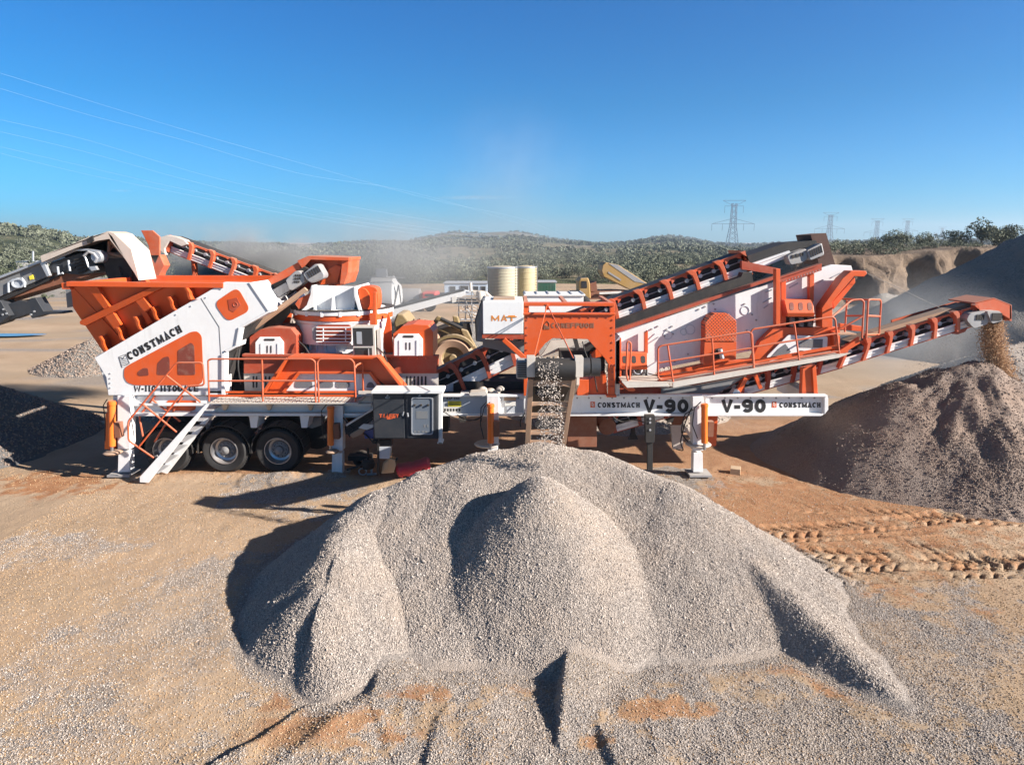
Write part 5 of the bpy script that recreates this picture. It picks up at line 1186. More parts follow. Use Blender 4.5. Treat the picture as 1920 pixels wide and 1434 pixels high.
m = MB(); m.pr([(1441, 675), (1460, 654), (1473, 645), (1483, 659), (1476, 668)], YV-.31, .01); m.pr([(1496, 636), (1543, 636), (1542, 652), (1500, 651)], YV-.31, .01); m.build('mesh_infill', MESH_G, wpn, split=True)
m = MB(); m.pr([(1541, 578), (1546, 570), (1580, 522), (1596, 508), (1624, 508), (1626, 513), (1620, 519), (1601, 518), (1561, 566), (1561, 614), (1541, 614)], YV-.5, .35)
m.pr([(1561, 566), (1603, 519), (1604, 530), (1563, 580)], YV-.25, .2); m.build('side_arm', ORANGE, PL, .01)
m = MB(); m.tube([W(1625, 512, YV-.4), W(1790, 590, YV-.1)], .004, 6); m.build('stay_cable', MGREY, PL)
# spring housings
def spring_box(u0, v0, u1, v1, Y, lean):
    m = MB(); m.prism3([W(u0-lean, v0, Y), W(u1, v0, Y), W(u1+lean, v1, Y-.14), W(u0+lean, v1, Y-.14)], (0, .3, 0)); m.prism3([W(u0+lean, v1, Y-.14), W(u1+lean, v1, Y-.14), W(u1+lean, v1+7, Y-.1), W(u0+lean, v1+7, Y-.1)], (0, .3, 0))
    s = m.build('spring_housing', ORANGE, PL, .01)
    m = MB(); w = (u1-u0)/3
    for i in range(3):
        c_ = u0+lean*.5+w*(i+.5)+lean*.3; fy = lambda u, v: Y-.004-.14*(v-v0)/(v1-v0)-.002
        m.pr(rounded([(c_-4, v0+5), (c_+4, v0+5), (c_+5, v1-5), (c_-3, v1-5)], 4, True, 4), fy, .006)
    m.build('spring_window', MESH_R if lean else DARK, s, split=True)
    m = MB(); m.pr([(u0+lean, v1+7), (u1+lean, v1+7), (u1, v1+26), (u0+lean, v1+26)], Y+.2, .2); m.build('spring_recess', DARK, s)
    m = MB()
    for i in range(3):
        x0 = u0+lean+4+w*i; pts = []
        for k in range(60):
            a_ = k/60*5*2*math.pi; p_ = W(x0+w*.3, v1+8+k*.28, Y+.1); pts.append(p_+Vector((math.cos(a_)*.05, math.sin(a_)*.05, 0)))
        m.tube(pts, .012, 5)
    m.build('spring', STEEL, s)
    return s
spring_box(1473, 562, 1524, 587, YV-.35, 3); spring_box(1162, 662, 1214, 686, YV-.35, 0)
# ---- screen walkway
YK = 15.0
m = MB()
m.prism3([W(1166, 716, YK), W(1250, 718, YK), W(1257, 724, YK), W(1176, 727, YK)], (0, .06, 0)); m.prism3([W(1166, 716, YK), W(1262, 718, YK), W(1262, 718, YK)+Vector((0, .75, 0)), W(1166, 716, YK)+Vector((0, .75, 0))], (0, 0, .02))
m.prism3([W(1262, 718, YK), W(1572, 664, YK), W(1596, 662, YK+.0), W(1572, 671, YK), W(1262, 727, YK)], (0, .06, 0))
m.prism3([W(1262, 718, YK), W(1572, 665, YK), W(1572, 665, YK)+Vector((0, .4, 0)), W(1262, 718, YK)+Vector((0, .4, 0))], (0, 0, .02))
kw = m.build('walkway', WHITE_D, PL, .004)
m = MB(); m.pr([(1232, 712), (1570, 648), (1570, 652), (1235, 716)], YK+.05, .02); m.pr([(1235, 707), (1570, 647), (1570, 650), (1235, 711)], YK+.42, .02); m.build('toe_board', ORANGE, kw)
sr = [[(1240, 712), (1234, 708), (1234, 652), (1240, 648), (1404, 622), (1410, 626), (1414, 694)], [(1252, 648), (1263, 722)], [(1335, 634), (1339, 706)], [(1236, 680), (1411, 652)],
      [(1413, 694), (1408, 622), (1412, 617), (1560, 594), (1566, 598), (1574, 664)], [(1489, 606), (1499, 680)], [(1410, 651), (1570, 625)], [(1240, 712), (1411, 683)], [(1413, 684), (1573, 658)],
      [(1179, 720), (1174, 700), (1176, 641), (1181, 641), (1183, 645), (1181, 712)]]
handrail(sr, YK+.03, 'handrail', kw, bend=6)
m = MB(); m.pr([(1160, 717), (1174, 717), (1192, 731), (1188, 734), (1178, 733)], YK+.1, .1); m.build('orange_bracket', ORANGE, kw)
# landing at right end
m = MB(); m.prism3([W(1565, 628, 15.6), W(1606, 628, 15.6), W(1606, 628, 15.6)+Vector((0, .9, 0)), W(1565, 628, 15.6)+Vector((0, .9, 0))], (0, 0, .03)); m.build('landing_deck', TAN, PL)
m = MB(); m.pr([(1570, 660), (1612, 632), (1612, 644), (1572, 668)], 15.45, .1); m.pr([(1562, 622), (1575, 630), (1575, 660), (1565, 660)], 15.6, .3); m.pr([(1575, 606), (1618, 612), (1618, 622), (1575, 618)], 16.4, .1)
m.build('landing_frame', ORANGE, PL, .006, split=True)
sr = [[(1560, 594, 15.1), (1596, 563, 15.4), (1615, 561, 15.4), (1620, 566, 15.4), (1616, 634, 15.4)], [(1588, 563, 15.9), (1584, 622, 15.9)], [(1586, 592, 15.9), (1618, 592, 15.4)], [(1566, 622, 15.4), (1619, 592, 15.4)],
      [(1624, 636, 15.4), (1628, 563, 15.4), (1632, 561, 15.5), (1650, 562, 16.2), (1652, 566, 16.2), (1648, 632, 16.2)], [(1626, 592, 15.4), (1650, 593, 16.2)], [(1576, 560, 16.2), (1628, 562, 15.5)], [(1622, 627, 15.4), (1648, 627, 16.2)]]
handrail(sr, 15.4, 'handrail', PL, bend=5)
# ---- long discharge conveyor under the screen and out to the right
m = side_frame((1590, 648), (1835, 572), (1572, 690), (1838, 608), 15.95, 6, 'product_conveyor', PL, fm=ORANGE_D)
side_frame((1140, 782), (1590, 650), (1150, 812), (1578, 690), 16.3, 9, 'product_conveyor_tail', PL, fm=RED_D, white=True)
m2 = MB(); p = W(1139, 800, 16.15); m2.lathe(p, [(0, 0), (.20, 0), (.22, .05), (.22, .9), (0, .9)], 28, 'Y'); m2.build('tail_pulley', CLAYSTEEL, PL)
q = MB(); q.pr([(1672, 610), (1720, 590), (1810, 562), (1832, 570), (1836, 578), (1680, 622)], 17.1, .05); q.pr([(1672, 600), (1815, 559), (1816, 563), (1673, 606)], 17.15, .06); q.build('skirt_board', ORANGE_D, m)
q = MB(); q.pr([(1590, 640), (1640, 622), (1820, 568), (1824, 574), (1630, 644)], 16.3, .35); q.build('sand_load', TAN, m)
q = MB(); q.pr([(1821, 580), (1828, 568), (1864, 559), (1896, 572), (1897, 600), (1880, 590), (1855, 586), (1835, 592)], 16.0, .06)
q.pr([(1828, 568), (1864, 559), (1896, 572), (1897, 600), (1880, 600), (1850, 585)], 17.0, .06); q.prism3([W(1864, 558.5, 16.0), W(1896, 571.5, 16.0), W(1896, 571.5, 16.0)+Vector((0, 1, 0)), W(1864, 558.5, 16.0)+Vector((0, 1, 0))], (0, 0, -.03)); q.prism3([W(1828, 567.5, 16.0), W(1864, 558.5, 16.0), W(1864, 558.5, 16.0)+Vector((0, 1, 0)), W(1828, 567.5, 16.0)+Vector((0, 1, 0))], (0, 0, -.03)); q.pr([(1893, 572), (1897, 572), (1897, 602), (1893, 602)], 16.0, 1.0)
q.build('head_hood', ORANGE_D, m, .006)
q = MB(); q.pr(rounded([(1812, 600), (1818, 588), (1845, 583), (1858, 592), (1852, 608), (1826, 616)], 5, True, 4), 15.75, .35); q.pr(rounded([(1850, 584), (1876, 583), (1880, 602), (1860, 607)], 4, True, 4), 15.7, .4); gq = q.build('gearmotor', STEEL, m, .03)
q = MB()
for i in range(5): q.pbox(1862+i*3.6, 587, 1863.5+i*3.6, 601, 15.685, .02)
for i in range(3): q.pbox(1832+i*5, 590, 1835+i*5, 600, 15.735, .02)
q.build('cooling_fins', DARK, gq)
q = MB(); q.pr([(1790, 622), (1815, 614), (1810, 622), (1796, 627), (1786, 626)], 15.9, .5); q.build('scraper_guard', RED_D, m)
q = MB(); q.lathe(W(1868, 594, 16.1), [(0, 0), (.17, 0), (.17, .8), (0, .8)], 24, 'Y'); q.build('head_pulley', BELT, m)
# legs from chassis to the conveyor
m = MB(); m.pr([(1505, 690), (1530, 684), (1528, 741), (1503, 741)], 15.7, .16); m.pr([(1523, 690), (1530, 684), (1534, 741), (1526, 741)], 15.65, .3); m.build('support_leg', ORANGE, PL, .008)
m = MB(); m.bar(W(1398, 708, 15.9), W(1381, 738, 15.9), .12, .1); m.bar(W(1416, 703, 16), W(1426, 728, 16), .08, .08); m.build('conveyor_strut', ORANGE, PL)
m = MB(); m.pr([(1370, 742), (1378, 730), (1386, 732), (1392, 742)], 15.7, .2); m.build('support_bracket', WHITE, PL)
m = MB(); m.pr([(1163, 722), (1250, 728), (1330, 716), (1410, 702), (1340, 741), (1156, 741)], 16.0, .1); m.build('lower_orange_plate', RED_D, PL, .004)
m = MB(); m.pr([(1240, 728), (1310, 722), (1400, 705), (1345, 738), (1240, 741)], 15.92, .05); m.build('grey_underplate', MGREY, PL)
# dark blocks added under the deck so that light does not leak through
m = MB(); m.pr([(700, 742), (1000, 735), (1000, 745), (700, 745)], 16.2, 1.5); m.pr([(850, 715), (985, 715), (985, 742), (850, 742)], 16.5, 1.0); m.pr([(800, 780), (840, 780), (840, 810), (800, 810)], 17.2, .6); m.build('under_light_block', DARK, PL)
m = MB()
for (u, v, r_) in ((905, 730, .10), (920, 733, .12), (938, 729, .09), (930, 736, .1)):
    p = W(u, v, 15.9); m.lathe(p, [(0, -.06), (r_, -.03), (r_*1.1, .02), (r_*.6, .06), (0, .07)], 9)
m.build('rubble_on_deck', WHITE_D, PL)
m = MB(); m.pr(rounded([(880, 736), (912, 734), (914, 741), (880, 742)], 3, True, 3), 15.4, .3); m.build('deck_box', WHITE_D, PL)

# ---- small fittings: bolts, hoses, weld plates
def bolts(pts, Y, parent, r=.022, mat=None):
    m = MB()
    for u, v in pts: m.lathe(W(u, v, Y), [(0, -.014), (r, -.014), (r*1.1, 0), (r*1.1, .01)], 6, 'Y')
    return m.build('bolts', mat or STEEL, parent)
bolts([(u, 746) for u in range(950, 1300, 22)]+[(u, 775) for u in range(1090, 1300, 26)]+[(u, 746) for u in range(1335, 1545, 24)], YC+.02, ch)
bolts([(462+i*16, 672) for i in range(22)], YB, plat, .02, ORANGE)
bolts([(990+i*16.5, 595) for i in range(10)]+[(988, 600+i*14) for i in range(5)]+[(1148, 600+i*14) for i in range(9)], YG, gn, .02, RED_D)
bolts([(207, 700+i*9) for i in range(4)]+[(330+i*28, 590-i*16) for i in range(4)], YP, pan, .016, ZINC)
def hose(pts, Y, r=.016, mat=None, parent=None):
    m = MB(); m.ptube(pts, Y, r, 6, 12); return m.build('hose', mat or BLACK, parent or PL)
hose([(640, 780, 15.4), (650, 790, 15.3), (662, 806, 15.25), (684, 812, 15.3), (700, 830, 15.2)], 15.3)
hose([(604, 778, 15.4), (608, 800, 15.3), (614, 830, 15.2)], 15.3, .012)
hose([(829, 770, 15.3), (850, 783, 15.3), (880, 790, 15.35), (900, 783, 15.4)], 15.3, .012)
hose([(1215, 700, 15.7), (1240, 706, 15.6), (1290, 697, 15.6), (1360, 690, 15.6), (1430, 676, 15.6)], 15.6, .014)
hose([(1186, 686, 15.6), (1190, 700, 15.5), (1200, 702, 15.5), (1206, 690, 15.6)], 15.6, .012, ZINC)
hose([(560, 640, 15.9), (572, 650, 15.8), (580, 664, 15.8)], 15.9, .018)
hose([(705, 650, 15.6), (720, 662, 15.6), (726, 680, 15.5)], 15.6, .016)
hose([(448, 655, 15.7), (446, 690, 15.6), (452, 720, 15.7)], 15.7, .02)
hose([(1092, 640, 15.3), (1098, 665, 15.2), (1112, 690, 15.3), (1120, 735, 15.3)], 15.3, .014)
hose([(1150, 782, 15.5), (1165, 792, 15.5), (1190, 786, 15.5), (1208, 792, 15.3)], 15.4, .014)
hose([(1010, 742, 15.4), (1004, 760, 15.3), (994, 790, 15.3), (996, 830, 15.3)], 15.4, .014)
m = MB()
for u in (700, 745, 860, 1180, 1250): m.pr([(u, 781), (u+14, 781), (u+12, 792), (u+2, 792)], 16.4, .3)
m.build('underside_brackets', DARK, PL)
# dusty stones spilled along the chassis top and walkways
# ================================================================= YARD OBJECTS BEHIND THE PLANT
def gbase(u, Y): return Vector((W(u, 600, Y).x, Y, 0))
def z_at(v, Y): return W(960, v, Y).z
def silo(u0, u1, vt, Y, label, mat, n=12):
    x0, x1 = W(u0, vt, Y).x, W(u1, vt, Y).x; r = (x1-x0)/2; c = Vector(((x0+x1)/2, Y, 0)); h = z_at(vt, Y-r)
    t = thing('storage_tank', label, 'storage tank', c, 'round cream storage tanks')
    prof = [(r, 0)]
    for k in range(n): prof += [(r, h*(k+.06)/n), (r*1.02, h*(k+.09)/n), (r*1.02, h*(k+.14)/n), (r, h*(k+.17)/n)]
    prof += [(r, h), (r*.96, h+.02), (r*.5, h+.12), (0, h+.15)]
    MB().lathe(c, prof, 40).build('tank_shell', mat, t)
    m = MB(); m.lathe(c, [(r*1.03, h-.08), (r*1.03, h+.05), (r*.99, h+.05)], 40); m.build('rim', ZINC, t)
    m = MB(); xl = c.x+r*.86; yy = c.y-r*.55
    for s in (-.2, .2): m.tube([Vector((xl+s, yy, 0)), Vector((xl+s, yy, h+.3))], .03, 6)
    for k in range(14): m.tube([Vector((xl-.2, yy, h*k/14+.2)), Vector((xl+.2, yy, h*k/14+.2))], .02, 5)
    m.build('ladder', MGREY, t)
silo(914, 970, 502, 62, 'left and wider of the two round storage tanks, greyish cream with rings', CREAM)
silo(967, 1006, 501, 64.5, 'right and narrower round storage tank, yellower cream', paint('yellow_cream_paint', (.46, .385, .22), .6, .4, grime=.4), 6)
# office
def boxroom(name, label, cat, u0, u1, vt, Y, dep, mat, wins=(), door=None, roof=None, wmat=None):
    a, b = W(u0, vt, Y).x, W(u1, vt, Y).x; h = z_at(vt, Y); c = Vector(((a+b)/2, Y, 0)); t = thing(name, label, cat, c)
    MB().box(a, b, Y, Y+dep, 0, h).build('wall', mat, t, .02)
    MB().box(a-.1, b+.1, Y-.1, Y+dep+.1, h, h+.12).build('roof', roof or ZINC, t, .02)
    for (w0, w1, f0, f1) in wins:
        x0, x1 = a+(b-a)*w0, a+(b-a)*w1; f = MB().box(x0-.05, x1+.05, Y-.05, Y-.005, h*f0-.05, h*f1+.05).build('window', MGREY, t); MB().box(x0, x1, Y-.06, Y-.045, h*f0, h*f1).build('pane', wmat or SHADEWIN, f)
    return t, a, b, h
boxroom('site_office', 'pale blue site office container with square windows, left of the tanks', 'site office', 833, 914, 532, 72, 3, OFFICE, [(.14, .25, .35, .75), (.38, .55, .35, .8), (.68, .78, .4, .75), (.86, .95, .4, .75)])
t, a, b, h = boxroom('shipping_container', 'green steel container right of the cream tanks', 'container', 1008, 1042, 530, 67, 2.4, TEAL)
m = MB()
for k in range(12): m.box(a+(b-a)*(k+.3)/12, a+(b-a)*(k+.6)/12, 66.93, 67, .2, h-.15)
m.build('corrugation', TEAL, t)
t, a, b, h = boxroom('covered_trailer', 'long white covered trailer seen over the orange gantry', 'trailer', 985, 1094, 555, 44, 2.4, WHITE, roof=WHITE)
m = MB()
for k in range(6): m.box(a+(b-a)*k/5-.04, a+(b-a)*k/5+.04, 43.95, 46.5, h+.12, h+.17)
m.build('roof_rib', ZINC, t)
m = MB()
for k in (.75, .85): m.lathe(Vector((a+(b-a)*k, 43.95, .5)), [(0, 0), (.5, 0), (.5, .3), (0, .3)], 20, 'Y')
m.build('wheel', TYRE, t)
# truck helper
def wheels(mb, xs, Y, r, w=.35):
    for x in xs:
        if x != xs[0]: mb_ = MB()
        else: mb_ = mb
        mb_.lathe(Vector((x, Y, r)), [(0, .03), (r*.5, 0), (r*.9, 0), (r, .05), (r, w), (0, w)], 22, 'Y')
        if x != xs[0]: mb_.build('wheel', TYRE, t)
# tank truck (white) at left centre
Y = 40; c = gbase(715, Y); t = thing('tank_truck', 'white tank truck veiled in dust behind the crusher drum', 'truck', c)
zc = z_at(552, Y); m = MB(); x0, x1 = W(688, 550, Y).x, W(752, 550, Y).x; m.lathe(Vector((x0, Y, zc)), [(0, 0), (.7, .05), (1.0, .35), (1.05, 1.6), (.75, x1-x0-.2), (.55, x1-x0), (0, x1-x0)], 28, 'X'); m.build('tank', WHITE, t)
m = MB(); m.tube([Vector((x0, Y-.9, zc+1.05)), Vector((x1+.4, Y-.9, zc+1.0))], .03, 6); m.box(x0+.6, x0+1.2, Y-.2, Y+.2, zc+1.0, zc+1.45); m.build('top_rail', ZINC, t)
m = MB(); m.box(x0-.2, x1+.4, Y-.5, Y+.5, .9, 1.1); m.bar(Vector((x1-.5, Y-.8, .9)), Vector((x1, Y-.8, zc+.6)), .07); m.bar(Vector((x1+.3, Y-.8, .3)), Vector((x1, Y-.8, zc+.6)), .07); m.build('chassis', MGREY, t)
m = MB(); wheels(m, [x0+.3, x0+1.4, x1-.3], Y-1.0, .5); m.build('wheel', TYRE, t)
m = MB(); m.box(x0-1.9, x0-.4, Y-1.1, Y+1.1, .7, 2.9); m.build('cab', WHITE_D, t, .15)
# red truck with drum
Y = 56; c = gbase(785, Y); t = thing('red_truck', 'red truck with a long grey brown cylinder on its bed', 'truck', c)
x0, x1, x2 = W(752, 550, Y).x, W(795, 550, Y).x, W(822, 550, Y).x
m = MB(); m.box(x1-.1, x2, Y-1.1, Y+1.1, .6, z_at(546, Y)); m.build('cab', REDP, t, .18); m = MB(); m.box(x1+.25, x2-.25, Y-1.13, Y-1.1, 1.2, z_at(549, Y)); m.build('window', SHADEWIN, t)
m = MB(); m.lathe(Vector((x0-1.2, Y, z_at(551, Y)-.35)), [(0, 0), (.8, .0), (.8, x1-x0+.9), (0, x1-x0+.9)], 24, 'X'); m.build('cylinder', STEEL, t)
m = MB(); m.box(x0-1.3, x2, Y-.5, Y+.5, .6, .8); m.build('chassis', MGREY, t); m = MB(); wheels(m, [x0, x0+1.2, x2-.6], Y-1.1, .5); m.build('wheel', TYRE, t)
# yellow dump truck with raised bed
Y = 52; c = gbase(1140, Y); t = thing('dump_truck', 'dusty yellow dump truck with its bed raised, behind the conveyor covers', 'dump truck', c)
m = MB(); m.pr([(1130, 497), (1136, 492), (1160, 497), (1215, 532), (1222, 548), (1180, 543), (1132, 519), (1128, 508)], Y, 2.6); m.build('dump_bed', GOLDY, t, .05)
m = MB(); m.pr([(1141, 494), (1158, 497), (1212, 532), (1190, 528)], Y-.02, .02); m.pr([(1141, 509), (1165, 524), (1164, 527), (1140, 512)], Y-.03, .02); m.build('bed_lining', STEEL, t)
m = MB(); m.pr([(1085, 528), (1088, 522), (1103, 521), (1106, 530), (1108, 560), (1085, 560)], Y, 2.2); cb = m.build('cab', GOLDY, t, .08); m = MB(); m.pr([(1090, 527), (1100, 527), (1101, 540), (1090, 540)], Y-.03, .03); m.build('window', SHADEWIN, cb)
m = MB(); m.pr([(1070, 548), (1150, 545), (1210, 548), (1215, 560), (1070, 562)], Y+.1, 2.0); m.pr([(1106, 532), (1118, 528), (1120, 546), (1108, 548)], Y+.1, 1.6); m.build('chassis', CLAYSTEEL, t)
m = MB(); m.pr([(1124, 548), (1165, 546), (1165, 550), (1124, 552)], Y-.1, .1); m.build('white_sill', PAPER, t)
m = MB(); wheels(m, [W(1088, 560, Y).x, W(1150, 560, Y).x, W(1185, 560, Y).x], Y-.2, .8, .6); m.build('wheel', TYRE, t)
# white mobile conveyor with lattice base
Y = 33; t = thing('mobile_conveyor', 'white mobile conveyor leaning on a lattice stand beside the wheel loader', 'conveyor', gbase(880, Y))
m = MB(); m.pr([(706, 588), (870, 546), (882, 548), (860, 560), (712, 602)], Y, 1.0); m.build('conveyor_beam', WHITE, t, .02)
m = MB(); m.pr([(700, 585), (868, 542), (870, 545), (702, 588)], Y+.1, .8); m.build('belt', BELT, t)
m = MB(); m.pr([(847, 557), (857, 555), (855, 566), (848, 568)], Y-.02, .02); m.build('label_strip', PAPER, t)
m = MB(); bs = [(858, 618), (876, 622), (894, 618), (910, 615)]; q = random.Random(3)
for u in (860, 872, 884, 898, 910): m.bar(W(u, 545, Y+q.uniform(0, 1.4)), W(u+q.uniform(-3, 3), 622, Y+q.uniform(0, 1.2)), .05)
for v in (558, 572, 586, 600, 612): m.bar(W(858, v, Y), W(912, v-2, Y), .04); m.bar(W(858, v, Y+1.3), W(912, v-2, Y+1.3), .04)
for k in range(9): m.bar(W(q.uniform(858, 885), q.uniform(550, 600), Y), W(q.uniform(885, 914), q.uniform(560, 620), Y+1), .035)
m.build('lattice_stand', STEEL, t)
m = MB(); m.lathe(W(901, 556, Y+.2), [(0, -.25), (.2, -.2), (.25, 0), (.2, .25), (0, .3)], 16); m.tube([W(883, 546, Y), W(882, 530, Y)], .08, 8); m.pr([(884, 545), (912, 548), (925, 560), (918, 575), (905, 580)], Y+.8, .6); m.build('drive_unit', WHITE_D, t, .03)
# yellow wheel loader
Y = 23; t = thing('wheel_loader', 'dusty yellow wheel loader parked behind the inclined conveyor', 'wheel loader', gbase(865, Y))
def bigwheel(u, v, Y, r, name='wheel'):
    c = W(u, v, Y); m = MB(); m.lathe(c, [(r*.5, .1), (r*.55, 0), (r*.85, -.05), (r, .05), (r, .6), (r*.8, .7), (r*.5, .6)], 36, 'Y')
    for k in range(22):
        a = 2*math.pi*k/22; p = c+Vector((math.cos(a)*r, .05, math.sin(a)*r)); m.bar(p, p+Vector((0, .28, .0))+Vector((-math.sin(a)*.08, 0, math.cos(a)*.08)), .09, .07)
    w = m.build(name, TAN, t); m = MB(); m.lathe(c, [(r*.52, .05), (r*.45, .12), (r*.2, .1), (r*.15, .0), (0, 0)], 24, 'Y'); m.build('rim', OLIVE, w)
bigwheel(849, 672, Y-1.2, .68); bigwheel(786, 640, Y-1.0, .68)
m = MB(); m.pr([(800, 636), (812, 622), (840, 612), (862, 616), (868, 628), (850, 632), (806, 645)], Y-.9, 1.6); m.pr([(738, 604), (744, 588), (756, 589), (772, 610), (768, 640), (745, 640)], Y-.6, 1.4); m.build('body', OLIVE, t, .05)
m = MB(); m.pr([(806, 610), (820, 592), (826, 594), (866, 615), (862, 620), (823, 602), (812, 616)], Y-1.0, .15); m.pr([(862, 616), (876, 620), (900, 664), (888, 668)], Y-1.0, .2); m.pr([(848, 592), (858, 594), (862, 606), (850, 604)], Y-.8, .3); m.build('lift_arm', OLIVE, t, .03)
m = MB(); m.tube([W(826, 597, Y-1.1), W(866, 616, Y-1.1)], .06, 8); m.pr([(868, 606), (878, 606), (884, 630), (880, 650), (866, 640)], Y-.5, .5); m.build('linkage', BLACK, t)
m = MB(); m.pr([(890, 600), (903, 560), (908, 562), (906, 642), (892, 640)], Y-.6, 1.6); m.build('cab', DGREY, t, .04)
m = MB(); m.prism3([W(a_, b_, Y-1.25) for a_, b_ in arc(849, 672, 46, 44, 205, 330, 12)+arc(849, 672, 41, 39, 330, 205, 12)], (0, .7, 0)); m.build('fender', OLIVE, t)
# small far machines at the left
t, a, b, h = boxroom('site_cabin', 'small grey white cabin far behind the left conveyor', 'cabin', 30, 66, 491, 110, 3, WHITE_D, [(.2, .4, .3, .7), (.6, .8, .3, .7)])
m = MB(); m.tube([W(62, 491, 110), W(62, 471, 110)], .15, 6); m.build('mast', ZINC, t)
Y = 75; t = thing('earth_mover', 'small yellow earth mover seen under the grey conveyor', 'earth mover', gbase(88, Y)); m = MB(); m.pr([(74, 552), (80, 545), (92, 543), (98, 550), (100, 560), (74, 560)], Y, 2); m.build('body', GOLDY, t, .06); m = MB(); m.pr([(80, 538), (89, 538), (90, 545), (80, 546)], Y+.3, 1.4); m.build('cab', SHADEWIN, t, .04); m = MB(); wheels(m, [W(79, 560, Y).x, W(95, 560, Y).x], Y-.2, .55, .4); m.build('wheel', TYRE, t)
# dry scrub tufts on the yard
q = random.Random(12)
for i, (u, v) in enumerate(((105, 552), (120, 556), (88, 560), (30, 596), (1590, 640), (64, 566))):
    g = G(u, v); s_ = q.uniform(.35, .7); co, tn = crown_np(160, 500+i, .6, .12); co = co.reshape(-1, 3)*s_+np.array([0, 0, s_*.35])
    o = np_mesh('shrub', co, np.arange(len(co)).reshape(-1, 4), LEAF2, smooth_=False, fattr={'tone': tn}); o.location = (g.x, g.y, 0); tag(o, 'dry low shrub, %s of the small tufts on the far yard' % ORD[i], 'shrub', 'dry shrubs on the yard')
# low pale banks beyond the yard (left)
heap('earth_bank', [(-52, 72, 2.2), (-40, 76, 1.6), (-32, 78, 1.2)], .4, (-64, -26, 64, 86), .4, GRAVEL_FAR, 'pale earth bank far off behind the left conveyor', 'earth bank', rough=.15, seed=9)
# ================================================================= LEFT: grey feeding conveyor of another machine
YL = 18.0; t = thing('grey_conveyor', 'dark grey feeding conveyor with an off-white hood entering from the left edge', 'conveyor', (-14, YL, 0))
m = MB(); m.pr([(-80, 556), (0, 522), (75, 492), (80, 495), (88, 519), (0, 556), (-80, 590)], YL, .12); sf = m.build('side_frame', MGREY, t, .008)
m = MB(); m.pr([(-80, 548), (76, 488), (77, 492), (-80, 553)], YL-.1, .1); m.pr([(76, 489), (82, 481), (190, 438), (240, 470), (80, 494)], YL+.6, .05)
m.pr([(75, 494), (80, 488), (138, 467), (162, 466), (190, 470), (189, 478), (162, 470), (140, 471), (84, 495), (93, 517), (88, 519)], YL-.12, .1); m.build('frame_edge', ZINC, sf, .004)
m = MB(); m.ptube(arc(34, 531, 11, 8, 0, 360, 20), YL-.03, .03, 6); m.pr(arc(34, 531, 8, 6, 0, 342, 20), YL-.02, .03); m.build('round_cover', LGREY, sf)
m = MB(); m.pr([(54, 518), (61, 515), (63, 523), (56, 525)], YL-.02, .02); m.build('yellow_label', YELLOW, sf)
m = MB(); m.ptube([(16, 548), (16, 530), (24, 525), (42, 523), (47, 530), (46, 538)], YL-.03, .03, 6); m.ptube([(108, 500), (110, 515), (118, 512)], YL-.05, .03, 6); m.ptube([(128, 488), (131, 508)], YL-.05, .03, 6); m.build('bracket', LGREY, sf)
m = MB(); m.pr([(-80, 590), (88, 519), (150, 486), (182, 500), (170, 516), (60, 548), (0, 566), (-80, 600)], YL+.1, .9); m.build('lower_frame', CLAYSTEEL, t)
m = MB(); m.pr([(-80, 592), (88, 521), (140, 500), (140, 504), (90, 527), (-80, 602)], YL+.02, .06); m.build('return_belt', BLACK, t)
m = MB(); m.pr([(84, 514), (95, 492), (150, 474), (170, 480), (182, 500), (176, 512), (150, 516), (110, 512)], YL+.05, .8); m.build('drive_housing', DGREY, t, .02)
m = MB()
for i in range(5): m.pr([(138+i*2, 486+i*6), (158+i, 480+i*6), (158+i, 483+i*6), (138+i*2, 489+i*6)], YL, .06)
m.build('housing_rib', BLACK, t)
m = MB(); p = W(180, 482, YL-.2); m.lathe(p, [(0, 0), (.13, 0), (.15, .04), (.15, .3), (0, .3)], 18, 'Y'); m.ptube([(157, 480), (166, 472), (176, 476), (182, 484), (178, 492)], YL-.2, .035, 6); m.ptube([(160, 482), (166, 500), (172, 506), (180, 506)], YL-.15, .03, 6); m.pr([(166, 500), (178, 499), (182, 506), (172, 508)], YL-.2, .1); m.build('drive_unit', ZINC, t)
# hood
hd = MB(); hd.pr([(76, 482), (170, 443), (202, 436), (210, 443), (228, 474), (236, 488), (230, 480), (205, 448), (180, 452), (140, 466), (78, 492)], YL-.25, .06)
hd.prism3([W(202, 436, YL-.25), W(214, 440, YL-.25), W(246, 470, YL-.25), W(257, 510, YL-.25), W(260, 526, YL-.25), W(252, 512, YL-.25), W(232, 482, YL-.25), W(208, 448, YL-.25)], (0, .06, 0))
for (a, b) in (((76, 482), (202, 436)), ((202, 436), (214, 440)), ((214, 440), (246, 470)), ((246, 470), (260, 526))):
    hd.prism3([W(*a, YL-.25), W(*b, YL-.25), W(*b, YL-.25)+Vector((0, .85, 0)), W(*a, YL-.25)+Vector((0, .85, 0))], (.0, 0, .03))
hd.prism3([W(u_, v_, YL-.25)+Vector((0, .85, 0)) for u_, v_ in [(76, 482), (202, 436), (214, 440), (246, 470), (260, 526), (200, 526)]], (0, .05, 0))
hd = hd.build('hood', HOODW, t, .01)
m = MB(); m.pr([(193, 490), (205, 484), (240, 485), (248, 500), (262, 528), (206, 530), (198, 510)], YL+.1, .06); m.ptube([(222, 500, YL+.05), (226, 512, YL+.05), (229, 526, YL+.05)], YL, .03, 6); m.ptube([(250, 504), (246, 516), (245, 526)], YL+.05, .02, 6); m.build('rubber_curtain', BLACK, t)
